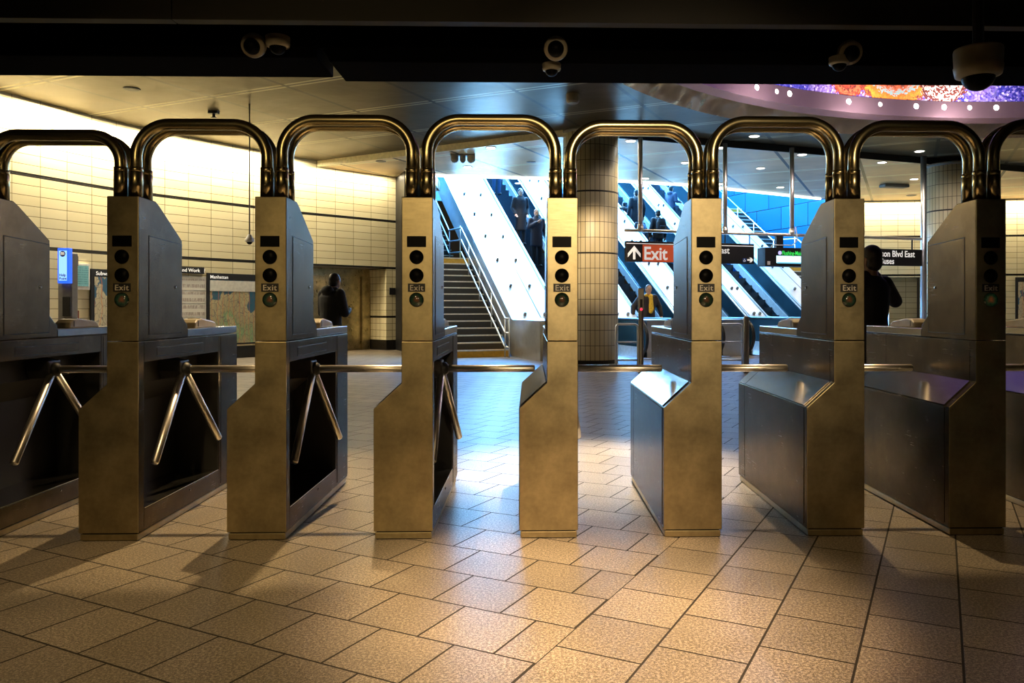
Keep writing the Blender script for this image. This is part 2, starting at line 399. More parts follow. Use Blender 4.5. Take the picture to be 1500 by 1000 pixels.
# left curved wall
wp = [(-180, None), (-60, None), (0, 14.08), (63, 14.87), (201, 16.84), (381, 19.4), (440, 20.45)]
base = [Vector((PX(u, Y), Y)) for u, Y in wp[2:]]
d0 = (base[0]-base[1]).normalized()
WL = [base[0]+d0*6.5, base[0]+d0*3]+base
def catmull(P_, n=6):
    P_ = [P_[0]*2-P_[1]]+P_+[P_[-1]*2-P_[-2]]; o = []
    for i in range(1, len(P_)-2):
        for k in range(n):
            t = k/n; a, b, c, d = P_[i-1:i+3]
            o.append(.5*((2*b)+(c-a)*t+(2*a-5*b+4*c-d)*t*t+(3*b-a-3*c+d)*t**3))
    o.append(P_[-2]); return o
WC = catmull(WL)
struct(uvwall(WC, 0, C1, 'wall_left', M['tile']))
def on_wall(u):
    """point and tangent on the curved wall where the sight line through column u meets it"""
    k = (u-CX)/F
    for a, b in zip(WC, WC[1:]):
        fa, fb = a.x-k*a.y, b.x-k*b.y
        if fa*fb <= 0: t = fa/(fa-fb); p_ = a.lerp(b, t); return p_, (b-a).normalized()
    return WC[0], (WC[1]-WC[0]).normalized()
# elevator wall
E0 = base[-1]; E1 = Vector((PX(584, 22.65), 22.65)); ED = (E1-E0).normalized(); EL = (E1-E0).length; EN = Vector((-ED.y, ED.x))
op0, op1 = .1, EL-.42
struct(uvwall([E0, E1], 2.33, C1, 'wall_elevator', M['tile'], s0=.1))
struct(uvwall([E0+ED*op1, E1], 0, 2.33, 'wall_elevator_pier', M['tile_small']))
struct(uvwall([E0+ED*(op1)+EN*.12, E0+ED*op1+EN*.9], 0, 2.33, 'wall_elevator_jamb', M['tile_small'], flip=-1))
struct(uvwall([E0, E0+ED*op0], 0, 2.33, 'wall_elevator_left', M['tile_small']))
struct(uvwall([E0+ED*op0+EN*.12, E0+ED*op0+EN*.9], 0, 2.33, 'wall_elevator_side', M['tile_small']))
bm = BM(); prismZ(bm, [tuple(E0+ED*op0+EN*.12), tuple(E0+ED*op1+EN*.12), tuple(E0+ED*op1+EN*.9), tuple(E0+ED*op0+EN*.9)], 2.33, 2.45); struct(finish(bm, 'ceiling_elevator', M['grey']))
M['elev'] = steel('elevator_steel', (.55, .47, .28), .25, .4, (3, 3, 1), .3)
def obox(bm, o, d, n_, s0, s1, t0_, t1, z0, z1):
    prismZ(bm, [tuple(o+d*s+n_*t) for s, t in ((s0, t0_), (s1, t0_), (s1, t1), (s0, t1))], z0, z1)
el = struct(empty('door_1', (0, 0, 0)))
bm = BM(); obox(bm, E0, ED, EN, op0, op1, .85, .95, 2.1, 2.33); obox(bm, E0, ED, EN, op1-.28, op1-.01, .8, .95, 0, 2.12); finish(bm, 'door_frame', M['elev'], el, bevel=.01)
wd = (op1-.28-op0)/2
for k in range(2):
    bm = BM(); obox(bm, E0, ED, EN, op0+wd*k+.004, op0+wd*(k+1)-.004, .88, .93, 0.01, 2.1); finish(bm, 'door_leaf', M['elev'], el, bevel=.006)
bm = BM(); obox(bm, E0, ED, EN, op0, op1, .9, 1.1, 0, 2.4); struct(finish(bm, 'wall_elevator_back', M['black']))
bm = BM(); obox(bm, E0, ED, EN, op1+.1, op1+.3, -.02, 0, 1.58, 1.78); tag(finish(bm, 'call_sign', M['black'], bevel=.004), 'small black square sign on the tiled pier right of the elevator', 'sign')
c_ = E0+ED*(op1*.45)+EN*.5
light('elevator_lamp', 'SPOT', (c_.x, c_.y, 2.3), (c_.x, c_.y, 0), 60, WARM, spot_size=2.2, spot_blend=1, shadow_soft_size=.05)

# shaft walls
bw0, bw1 = ac(3.2, 13.4), ac(16, 13.4)
struct(uvwall([bw0.xy, bw1.xy], 0, 14, 'wall_shaft_right', M['bluelit_tile'], flip=-1))
M['bluelit_wall_pale'] = plain('shaft_wall', (.10, .22, .3), .4)  # grey shaft walls with the bluish light put into their colour
struct(uvwall([ac(4.25, -1.93).xy, ac(16, -1.93).xy], 0, 14, 'wall_shaft_left', M['bluelit_wall_pale']))
struct(uvwall([ac(16, -1.93).xy, ac(16, 13.4).xy], 6, 15, 'wall_shaft_end', M['bluelit_wall_pale']))
struct(uvwall([ac(3.2, -1.93).xy, ac(3.2, 13.4).xy], C2+.3, 14, 'wall_shaft_front', M['bluelit_wall_pale'], flip=-1))
bm = BM(); prismC(bm, [(3.2, 14), (16.1, 14), (16.1, 14.2), (3.2, 14.2)], -2, 13.5); struct(finish(bm, 'ceiling_shaft', M['white']))
# dark return beside the stairs
struct(uvwall([E1+ED*.01, ac(4.28, -1.98).xy, ac(3.0, -1.98).xy], 0, C2, 'wall_stair_return', M['black'], thick=.05))

# right tiled wall with its recess
RW0 = bw0.xy; RW1 = Vector((20.0, 26.5)); RD = (RW1-RW0).normalized(); RN = Vector((-RD.y, RD.x))
def rs(u):
    k = (u-CX)/F; a = RW0.x-k*RW0.y; d = RD.x-k*RD.y; return -a/d
r0, r1 = rs(1292), rs(1349)
struct(uvwall([RW0, RW1], 2.27, C2, 'wall_right', M['tile'], s0=.2))
struct(uvwall([RW0, RW0+RD*r0], 0, 2.27, 'wall_right_pier', M['tile'], s0=.2))
struct(uvwall([RW0+RD*r1, RW1], 0, 2.27, 'wall_right_lower', M['tile'], s0=.2+r1))
struct(uvwall([RW0+RD*(r0-.1)+RN*.7, RW0+RD*(r1+.1)+RN*.7], 0, 2.3, 'wall_right_recess', M['tile']))
bm = BM(); obox(bm, RW0, RD, RN, r0, r1, .1, .72, 2.27, 2.4); struct(finish(bm, 'ceiling_recess', M['grey']))
struct(uvwall([Vector((23.0, 0)), Vector((20.0, 26.5))][::-1], 0, C1, 'wall_side', M['tile'], flip=-1))

# cove lights that wash the tiled walls
M['cove'] = emit('cove_glow', (1, .86, .5), 9)
def wash(a, b, z, e, n_):
    d = (b-a); m = (a+b)/2+n_*.3
    o = light('cove_wash', 'AREA', (m.x, m.y, z), (m.x-n_.x*.22, m.y-n_.y*.22, 0), e, (1, .86, .60), shape='RECTANGLE', size=d.length, size_y=.08)
    z_ = -(Vector((m.x-n_.x*.22, m.y-n_.y*.22, 0))-o.location).normalized(); x_ = Vector((d.x, d.y, 0)).normalized()
    y_ = z_.cross(x_).normalized(); x_ = y_.cross(z_)
    o.rotation_euler = Matrix((x_, y_, z_)).transposed().to_euler()
segs = [(WC[8], WC[14], 110), (WC[14], WC[20], 150), (WC[20], WC[26], 180), (WC[26], WC[31], 175), (WC[31], WC[36], 60)]
for a, b, e in segs:
    d = (b-a).normalized(); wash(a, b, C1-.06, e, Vector((d.y, -d.x)))
wash(E0+ED*.1, E1-ED*.3, C2-.03, 80, -EN)
wash(RW0+RD*.3, RW0+RD*9, C2-.06, 330, -RN)

# near lobby: dark ceiling, fascia and black beam over the gates
bm = BM(); box(bm, -7, 9, -6, 4.45, 3.25, 3.4); struct(finish(bm, 'ceiling_lobby', M['soffit']))
rowe = struct(empty('trim_3', row(0, 0), TH))
def rowbox(bm, x0, x1, y0, y1, z0, z1): box(bm, x0, x1, y0, y1, z0, z1)
for x0, x1 in ((-5, PX(252, 4.5)-R0.x-.003), (PX(252, 4.5)-R0.x+.003, 9)):
    bm = BM(); rowbox(bm, x0, x1, .42, .5, 2.875, 3.5); finish(bm, 'fascia_panel', M['soffit'], rowe, bevel=.003)
xb = PX(470, 5)-R0.x; xc = PX(489, 5)-R0.x
bm = BM(); rowbox(bm, -5, xb, .86, 1.3, 2.80, 6); finish(bm, 'gate_housing', M['black_beam'], rowe, bevel=.01)
bm = BM(); prismY(bm, [(xc, 2.775), (9, 2.775), (9, 6), (xb+.02, 6), (xb+.02, 2.86), (xc-.03, 2.86)], .86, 1.3); finish(bm, 'gate_housing', M['black_beam'], rowe, bevel=.006)
bm = BM(); box(bm, -7, -6.85, -6, 4.4, 0, 3.3); struct(finish(bm, 'wall_lobby_left', M['soffit']))
bm = BM(); box(bm, 8.85, 9, -6, 4.4, 0, 3.3); struct(finish(bm, 'wall_lobby_right', M['soffit']))
M['lobby_wall'] = plain('lobby_wall', (.5, .42, .26), .5)
bm = BM(); box(bm, -7, 9, -6.1, -6, 0, 3.3); struct(finish(bm, 'wall_lobby_back', M['lobby_wall']))

# ================================================================== OVAL CEILING ARTWORK
def ring(bm, prof, t_a, t_b, n=120):
    """prof: list of (inset, z) swept along the oval"""
    R = []
    for k in range(n+1):
        t = t_a+(t_b-t_a)*k/n; R.append([bm.verts.new((ell(t, g).x, ell(t, g).y, z)) for g, z in prof])
    m_ = len(prof)
    for A, B in zip(R, R[1:]):
        for j in range(m_): bm.faces.new((A[j], A[(j+1) % m_], B[(j+1) % m_], B[j]))
ocu = tag(empty('ceiling_oculus', (EC.x, EC.y, C1)), 'large oval ceiling opening with polished metal rim and colourful mosaic inside', 'ceiling artwork')
ta, tb = PI-t0, t0
def ocu_part(prof, name, mat, smooth=True):
    bm = BM(); ring(bm, prof, ta, tb)
    o = finish(bm, name, mat, smooth=False); o.parent = ocu; o.matrix_parent_inverse = Matrix.Translation((-EC.x, -EC.y, -C1)); return o
M['rim'] = steel('polished_rim', (.8, .74, .62), .08, .16, (3, 3, 3), .05)
_nt = M['rim'].node_tree; _b = _nt.nodes['Principled BSDF']
bump(_nt, _b, noise(_nt, N(_nt, 'ShaderNodeNewGeometry').outputs['Position'], 1.1, 2), .9, .25)
M['band'] = plain('violet_band', (.52, .34, .40), .2, .85, .05, 3)
M['band_'] = steel('violet_band', (.62, .46, .52), .16, .26, (3, 3, 3), .05)
ocu_part([(-.03, C1-.16), (0, C1-.20), (.26, C1+.06), (.30, C1+.2), (-.03, C1+.2)], 'rim', M['rim'])
ocu_part([(.26, C1+.06), (.30, C1+.47), (.40, C1+.49), (.42, C1+.14)], 'band', M['band'])
def mat_mosaic():
    m = bpy.data.materials.new('mosaic'); nt, b = nodes(m)
    pos = N(nt, 'ShaderNodeNewGeometry').outputs['Position']
    v = N(nt, 'ShaderNodeTexVoronoi'); v.inputs['Scale'].default_value = 26; nt.links.new(pos, v.inputs['Vector'])
    sv = N(nt, 'ShaderNodeSeparateColor'); nt.links.new(v.outputs['Color'], sv.inputs[0])
    c = ramp(nt, sv.outputs[0], (0, (.02, .02, .22)), (.5, (.06, .06, .5)), (.85, (.22, .16, .7)), (1, (.8, .75, 1)))
    big = noise(nt, pos, .9, 2)
    c = mixc(nt, ramp(nt, big, (.45, (0, 0, 0)), (.6, (1, 1, 1))), c, ramp(nt, sv.outputs[1], (0, (.1, .04, .3)), (.6, (.3, .2, .6)), (1, (.7, .6, .9))))
    def disc(cx, cz, r, cols, rings, ref):
        cb = N(nt, 'ShaderNodeVectorMath', operation='DISTANCE'); nt.links.new(pos, cb.inputs[0]); cb.inputs[1].default_value = ref
        d = cb.outputs['Value']; k = mathn(nt, 'MULTIPLY_ADD', sv.outputs[2], .12, d)
        s = mathn(nt, 'MODULO', mathn(nt, 'MULTIPLY', k, rings), 1.0)
        return mathn(nt, 'LESS_THAN', k, r), ramp(nt, s, *cols)
    for ref, r, cols, rg in DISCS:
        f, cc = disc(0, 0, r, cols, rg, ref); c = mixc(nt, f, c, cc)
    nt.links.new(c, b.inputs['Base Color']); b.inputs['Roughness'].default_value = .25
    bump(nt, b, v.outputs['Distance'], .3, .02)
    return m
def onoval(u, g, z):
    best = None
    for k in range(400):
        t = PI*k/400; p_ = ell(t, g); uu = CX+F*p_.x/p_.y
        if p_.y > 10 and (best is None or abs(uu-u) < best[0]): best = (abs(uu-u), p_)
    p_ = best[1]; return (p_.x, p_.y, z)
OR = [(0, (.75, .12, .03)), (.35, (.95, .30, .04)), (.5, (.08, .03, .03)), (.75, (.70, .14, .05)), (.9, (.25, .45, .45))]
RD_ = [(0, (.45, .06, .03)), (.5, (.05, .02, .02)), (.8, (.6, .12, .05))]
PK = [(0, (.85, .55, .5)), (.45, (.85, .6, .52)), (.5, (.12, .03, .03)), (.9, (.15, .04, .03))]
DISCS = [(onoval(1315, .5, 6.5), 1.15, OR, 2.3), (onoval(1246, .45, 5.95), .48, RD_, 5), (onoval(1386, .45, 6.02), .58, PK, 7), (onoval(1485, .6, 6.5), .4, PK, 7)]
M['mosaic'] = mat_mosaic()
ocu_part([(.36, C1+.46), (.42, C1+1.2), (.8, C1+2.2), (2.0, C1+3.0), (4.2, C1+3.4), (8.0, C1+3.5), (8.0, C1+3.6), (4.2, C1+3.5), (1.9, C1+3.1), (.7, C1+2.3), (.32, C1+1.2), (.31, C1+.46)], 'mosaic_dome', M['mosaic'])
M['lampglow'] = emit('spot_glow', (1, .92, .85), 30)
for u in (1102, 1131, 1152, 1240, 1284, 1340, 1378, 1418, 1454):
    x, y, z = onoval(u, .31, C1+.36)
    n_ = (EC-Vector((x, y))).normalized()
    bm = BM(); bmesh.ops.create_uvsphere(bm, u_segments=12, v_segments=8, radius=.075, matrix=Matrix.Translation((x+n_.x*.05, y+n_.y*.05, z)))
    o = finish(bm, 'spotlight', M['white'] if u in (1131, 1284, 1418) else M['lampglow'], smooth=True); o.parent = ocu; o.matrix_parent_inverse = Matrix.Translation((-EC.x, -EC.y, -C1))
for u in (1160, 1300, 1440):
    x, y, z = onoval(u, 1.6, C1+.25)
    light('oculus_lamp', 'POINT', (x, y+.7, C1+.1), (x, y, 0), 90, (1, .85, .85), shadow_soft_size=.05)
    light('oculus_spot', 'SPOT', (x, y-.6, z), onoval(u, .2, C1+.9), 170, (1, .9, .85), spot_size=2.2, spot_blend=1, shadow_soft_size=.1)

# ================================================================== COLUMNS
def column(x, y, r, ztop, label, name='tiled_column'):
    t = tag(empty(name, (x, y, 0)), label, 'column')
    bm = BM(); uv = bm.loops.layers.uv.new('UVMap'); n = 64
    A = [[bm.verts.new((r*math.cos(2*PI*k/n), r*math.sin(2*PI*k/n), z)) for z in (.0, ztop-.05)] for k in range(n)]
    for k in range(n):
        f = bm.faces.new((A[k][0], A[(k+1) % n][0], A[(k+1) % n][1], A[k][1]))
        for l, u_ in zip(f.loops, ((k, .0), (k+1, .0), (k+1, ztop-.05), (k, ztop-.05))): l[uv].uv = (u_[0]/n*2*PI*r*1.0, u_[1])
    bm.faces.new([a[0] for a in A]); bm.faces.new([a[1] for a in A])
    finish(bm, 'shaft', M['tile_col'], t, smooth=True)
    bm = BM(); lathe(bm, [(r+.06, ztop-.07), (r+.06, ztop), (r-.1, ztop), (r-.1, ztop-.07)], 64); finish(bm, 'collar', M['grey'], t, smooth=True)
    return t
column(PX(865, 17.42), 17.42, .61, C1, 'cream tiled round column between the two middle turnstiles, left of the exit sign')
column(PX(1395, 20.6), 20.6, .62, C2, 'round tiled column behind the right-hand turnstiles, beside the steel post')
x, y = PX(1353, 19.4), 19.4
bm = BM(); lathe(bm, [(.07, 0), (.07, C2)], 20, (x, y, 0)); tag(finish(bm, 'steel_post', M['esc_steel'], smooth=True), 'tall steel post from floor to ceiling left of the right-hand round column', 'post')

# ================================================================== TURNSTILES
def shape_panel(bm, out, y0, y1): prismY(bm, out, y0, y1)
LT = 1.37
def make_turnstile():
    t = empty('turnstile', (0, 0, 0))
    # cabinet: solid ends, hollow middle open to the right
    O = [(0, .043), (-.31, .043), (-.31, .687), (-.164, .82), (-.164, 1.040), (0, 1.040)]
    bm = BM(); prismY(bm, O, 0, .058); prismY(bm, O, 1.06, LT)
    prismY(bm, [(0, .043), (-.31, .043), (-.31, .687), (-.164, .82), (-.164, 1.040), (0, 1.040), (0, .93), (-.150, .93), (-.150, .80), (-.296, .67), (-.296, .155), (0, .155)], .0579, 1.0601)
    cab = finish(bm, 'cabinet', M['steel_side_shaded'], t, bevel=.003)
    cab.data.materials.append(M['steel_front_lit'])
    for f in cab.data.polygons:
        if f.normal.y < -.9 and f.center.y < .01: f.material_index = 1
    bm = BM(); prismY(bm, [(-.148, .928), (-.148, .80), (-.294, .67), (-.294, .157), (-.285, .157), (-.285, .665), (-.14, .795), (-.14, .928)], .06, 1.058)  # dark sheet standing for the shade inside the hollow steel cabinet
    ins = [(-.004, .157), (-.29, .157), (-.29, .668), (-.146, .80), (-.146, .928), (-.004, .928)]
    prismY(bm, ins, 1.050, 1.058); prismY(bm, ins, .059, .065); finish(bm, 'recess_shade', M['shade_sheet'], t)
    bm = BM(); box(bm, -.284, -.001, .066, 1.049, .1555, .160); finish(bm, 'recess_tray', M['steel_deck'], t)
    bm = BM(); box(bm, -.303, -.007, .006, LT-.01, 0.004, .036); finish(bm, 'plinth', M['steel_front_lit'], t, bevel=.002)
    bm = BM(); box(bm, -.296, -.012, .014, LT-.02, 0, .044); finish(bm, 'base_frame', M['black'], t)
    # plates on the sides, with the seams between them
    bm = BM(); box(bm, -.3125, -.31, .045, 1.20, .06, .680); finish(bm, 'side_panel', M['steel_side_shaded'], t, bevel=.001)
    bm = BM(); box(bm, -.3125, -.31, 1.21, LT-.01, .06, .680); finish(bm, 'side_panel', M['steel_side_shaded'], t, bevel=.001)
    bm = BM(); sh = [(-.308, .694), (-.168, .822), (-.170, .824), (-.310, .696)]
    prismY(bm, sh, .05, 1.20); finish(bm, 'shoulder_panel', M['steel_deck'], t)
    bm = BM(); prismY(bm, sh, 1.21, LT-.01); finish(bm, 'shoulder_panel', M['steel_deck'], t)
    bm = BM(); box(bm, 0, .0010, .196, .804, .951, 1.004); finish(bm, 'plate_gap', M['black'], t)
    bm = BM(); box(bm, 0, .0025, .20, .80, .955, 1.0); finish(bm, 'name_plate', M['steel_side_shaded'], t, bevel=.001)
    bm = BM(); box(bm, 0, .0022, 1.085, LT-.004, .06, 1.03); finish(bm, 'side_panel', M['steel_side_shaded'], t, bevel=.001)
    for zz in (.10,):
        bm = BM(); lathe(bm, [(.007, 0), (.007, .003), (.0, .004)], 12, (0, .62, .125), 'X'); finish(bm, 'screw', M['chrome'], t, smooth=True)
    # raised head
    H = [(0, 1.044), (0, 1.80), (.19, 1.797), (.235, 1.775), (.512, 1.61), (.512, 1.17), (.585, 1.11), (.585, 1.044)]
    bm = BM(); prismX(bm, H, -.1637, 0); hd = finish(bm, 'head', M['steel_side_shaded'], t, bevel=.004)
    hd.data.materials.append(M['steel_front_lit'])
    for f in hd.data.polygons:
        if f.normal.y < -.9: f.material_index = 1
    for sx in (0, -.1662):
        bm = BM(); prismX(bm, [(.11, 1.075), (.11, 1.60), (.504, 1.585), (.504, 1.19), (.50, 1.075)], sx, sx+.0025)
        bg = BM(); prismX(bg, [(.106, 1.071), (.106, 1.605), (.508, 1.589), (.508, 1.19), (.504, 1.071)], sx+(0 if sx == 0 else .0012), sx+(.0012 if sx == 0 else .0025)); finish(bg, 'door_gap', M['black'], t)
        dr = finish(bm, 'access_door', M['steel_side_shaded'], t, bevel=.001)
        bm = BM(); lathe(bm, [(.009, 0), (.009, .004), (0, .005)], 14, (sx+.0022 if sx == 0 else sx-.004, .42, 1.335), 'X'); finish(bm, 'lock', M['chrome'], dr, smooth=True)
    # deck behind the head with its card reader
    bm = BM(); box(bm, -.1637, 0, .586, LT, 1.044, 1.092); finish(bm, 'deck_lid', M['steel_deck'], t, bevel=.005)
    rd = None
    bm = BM(); prismX(bm, [(.76, 1.092), (.765, 1.125), (.80, 1.145), (.86, 1.150), (1.06, 1.128), (1.10, 1.092)], -.125, -.028); rd = finish(bm, 'card_reader', M['offwhite'], t, bevel=.008)
    bm = BM(); prismX(bm, [(.85, 1.149), (1.05, 1.129), (1.05, 1.133), (.85, 1.153)], -.115, -.038); finish(bm, 'reader_top', M['steel_deck'], rd)
    bm = BM(); box(bm, -.127, -.026, .80, .806, 1.10, 1.135); finish(bm, 'card_slot', M['black'], rd)
    # front indicators
    bm = BM(); box(bm, -.1352, -.0352, -.003, 0, 1.537, 1.594); dw = finish(bm, 'display_window', M['gloss_black'], t, bevel=.001)
    for zc, r, mt in ((1.484, .037, 'gloss_black'), (1.388, .037, 'gloss_black'), (1.260, .038, 'lens')):
        bm = BM(); lathe(bm, [(r, -.001), (r, -.005), (0, -.0052)], 36, (-.0852, 0, zc), 'Y'); finish(bm, 'signal_lamp', M[mt], t, smooth=True)
    bm = BM(); box(bm, -.1300, -.0400, -.003, 0, 1.302, 1.345); ex = finish(bm, 'exit_plate', M['black'], t)
    text_mesh('Exit', .042, M['letter_dim'], ex, facing((-.0852, -.0045, 1.3088), (1, 0, 0)), align='CENTER', spacing=1.12, bold=.012)
    # tripod
    bm = BM(); hc = Vector((-.035, .575, .862))
    prism(bm, [(.50, .93), (.66, .93), (.655, .85), (.62, .795), (.54, .795), (.505, .85)], lambda y, z: (-.14, y, z), lambda y, z: (-.012, (y-.58)*.75+.58, (z-.86)*.75+.852))
    hub = finish(bm, 'tripod_hub', M['black'], t, bevel=.008)
    bm = BM(); bmesh.ops.create_uvsphere(bm, u_segments=16, v_segments=10, radius=.042, matrix=Matrix.Translation((-.012, .578, .853))); finish(bm, 'hub_cap', M['black'], hub, smooth=True)
    def arm(d, L, s=.03):
        d = Vector(d).normalized(); a = Vector((-.02, .58, .853))
        bm = BM(); tube(bm, [a+d*s, a+d*(L-.006), a+d*L], [.0215, .0215, .018], 20); finish(bm, 'tripod_arm', M['arm'], t, smooth=True).data
    arm((1, 0, 0), .56, .03); arm((-.02, -.57, -.83), .60); arm((.13, .57, -.80), .58)
    return t
def mat_lens():
    m = bpy.data.materials.new('arrow_lens'); nt, b = nodes(m)
    tc = N(nt, 'ShaderNodeTexCoord').outputs['Object']
    d = N(nt, 'ShaderNodeVectorMath', operation='DISTANCE'); nt.links.new(tc, d.inputs[0]); d.inputs[1].default_value = (-.085, -.01, 1.260)
    k = mathn(nt, 'DIVIDE', d.outputs['Value'], .038)
    k = mathn(nt, 'MULTIPLY_ADD', noise(nt, tc, 60, 2), .5, k); k = mathn(nt, 'SUBTRACT', k, .25)
    c = ramp(nt, k, (0, (.55, .14, .03)), (.35, (.22, .09, .03)), (.6, (.03, .09, .03)), (1, (.005, .01, .005)))
    b.inputs['Base Color'].default_value = (.01, .01, .008, 1); nt.links.new(c, b.inputs['Emission Color']); b.inputs['Emission Strength'].default_value = .14
    b.inputs['Roughness'].default_value = .15
    return m
M['lens'] = mat_lens()
proto = make_turnstile(); reg(proto)
TL = ['steel turnstile cut off by the left edge of the picture, only its side showing',
      'dull gold-lit turnstile just right of the glowing blue help sign',
      'tan fronted turnstile just left of the elevator and the man in the dark jacket',
      'turnstile just left of the dark stairs, seen nearly square on',
      'narrow looking turnstile just left of the large tiled column',
      'brightest turnstile, its left side reflecting blue daylight, in front of the exit sign',
      'turnstile with a dark left side, just right of the departure screen',
      'dark fronted turnstile in front of the right-hand tiled column',
      'turnstile at the right edge of the picture, only its dark shoulder showing']
for i in range(9):
    o = proto if i == 0 else copy_tree(proto)
    o.location = row((i-1)*PITCH, 0); o.rotation_euler = (0, 0, TH)
    tag(o, TL[i], 'turnstile', 'turnstiles in the gate row')

# hoops joining neighbouring turnstiles
HT = [2.157, 2.217, 2.243, 2.250, 2.223, 2.247, 2.230, 2.240]
HL = ['bent steel pipe hoop over the leftmost gateway', 'bent pipe hoop over the gateway in front of the map posters', 'bent pipe hoop over the gateway showing the elevator',
      'bent pipe hoop over the gateway showing the stairs and white deck', 'bent pipe hoop over the gateway showing the tiled column and exit sign', 'bent pipe hoop over the gateway showing the departure screen and blue-lit wall',
      'bent pipe hoop over the gateway showing the person on the phone', 'bent pipe hoop cut off by the right edge of the picture']
for i in range(8):
    zt = HT[i]-.031
    h = tag(empty('pipe_hoop', row((i-1)*PITCH-.038, .05, 1.80), TH), HL[i], 'hoop', 'pipe hoops over the gateways')
    w = PITCH-.079
    for yy, nm in ((0, 'front_pipe'), (.105, 'rear_pipe')):
        bm = BM(); dz = -.004 if yy else 0
        tube(bm, arcpath([(0, yy, .02), (0, yy, zt-1.80+dz), (w, yy, zt-1.80+dz), (w, yy, .02)], .175, 12), .0305, 20); finish(bm, nm, M['pipe'], h, smooth=True)
        for xx in (0, w):
            bm = BM(); lathe(bm, [(.0345, 0), (.0345, .133), (.0325, .136), (.0345, .139), (.0345, .157), (.031, .158)], 24, (xx, yy, 0)); finish(bm, 'sleeve', M['pipe'], h, smooth=False)
            for f in h.children[-1].data.polygons: f.use_smooth = abs(f.normal.z) < .5

# ================================================================== STAIRS
def stair(c0, c1, name, label, n=15, run=.25, a0=0.0, flights=2, landing=1.3):
    t = tag(empty(name, (0, 0, 0)), label, 'stairs')
    a = a0; z = 0; rise = run*SL
    for fl in range(flights):
        for k in range(n):
            yel = (k == 0 and fl == 0)
            bm = BM(); prismC(bm, [(a, z if k == 0 else z), (a+run+.02, z), (a+run+.02, z+rise), (a, z+rise)], c0, c1)
            s = finish(bm, 'step', M['yellow'] if yel or k == n-1 else M['stair'], t)
            bm = BM(); prismC(bm, [(a-.012, z+rise-.03), (a+.045, z+rise-.03), (a+.045, z+rise+.003), (a-.012, z+rise+.003)], c0, c1); finish(bm, 'nosing', M['nosing'], s)
            a += run; z += rise
        bm = BM(); prismC(bm, [(a, z-.2), (a+landing+.02, z-.2), (a+landing+.02, z-.001), (a, z-.001)], c0, c1); finish(bm, 'landing', M['stair'], t)
        a += landing
    # sloping underside
    bm = BM(); e = n*run; H_ = n*rise
    prismC(bm, [(a0+.03, 0), (a0+e, 0), (a0+e, H_-.21), (a0+.03, .0-.01)], c0+.01, c1-.01) if False else prismC(bm, [(a0+.3, 0), (a0+e+1, 0), (a0+e+1, H_-.21), (a0+e, H_-.21)], c0+.01, c1-.01)
    finish(bm, 'base', M['stair'], t)
    return t
stair(-1.85, -.02, 'staircase', 'dark stone staircase with yellow first riser left of the white escalator deck')
stair(10.5, 13.3, 'staircase', 'distant staircase along the blue-lit tiled wall beside the departure screen')
bm = BM(); box(bm, -.065, .065, 0, .004, -.03, .03); sp_ = ac(7*.25, -1.25, 7*.25*SL-.09)
o = finish(bm, 'step_label', M['white'], loc=sp_+Vector((0, -.012, 0))); o.rotation_euler = (0, 0, math.atan2(DC.y, DC.x)); tag(o, 'small white label on a riser of the dark staircase', 'label')

def handrail(c, name, label, a0=0.0, run=.25, n=15, landing=1.3, hs=(.95, .60, .25), mat='esc_steel', cat='handrail', ext=True):
    t = tag(empty(name, (0, 0, 0)), label, cat)
    e = n*run; H_ = e*SL; g = .0
    for h in hs:
        pts = [ac(a0-.45, c, h), ac(a0-.15, c, h), ac(a0+e-.1, c, h+H_-.07), ac(a0+e+landing-.1, c, h+H_-.02), ac(a0+2*e+landing, c, h+2*H_)]
        if not ext: pts = pts[1:]
        bm = BM(); tube(bm, arcpath(pts, .06, 5), .022, 10); finish(bm, 'rail', M[mat], t, smooth=True)
    ps = [(a0-.45, 0), (a0-.15, 0)]+[(a0+x, x*SL+.02) for x in (.9, 1.9, 2.9)]+[(a0+e, H_), (a0+e+landing-.15, H_)]+[(a0+e+landing+x, H_+x*SL) for x in (1, 2, 3)]
    for a, z in ps:
        bm = BM(); tube(bm, [ac(a, c, z), ac(a, c, max(hs)+max(0, z))], .017, 8); finish(bm, 'post', M[mat], t, smooth=True)
    return t
handrail(-.18, 'handrail', 'steel handrail of three tubes down the right side of the dark staircase')
handrail(12.0, 'handrail', 'white steel handrail in front of the blue-lit tiled wall', hs=(1.05,))

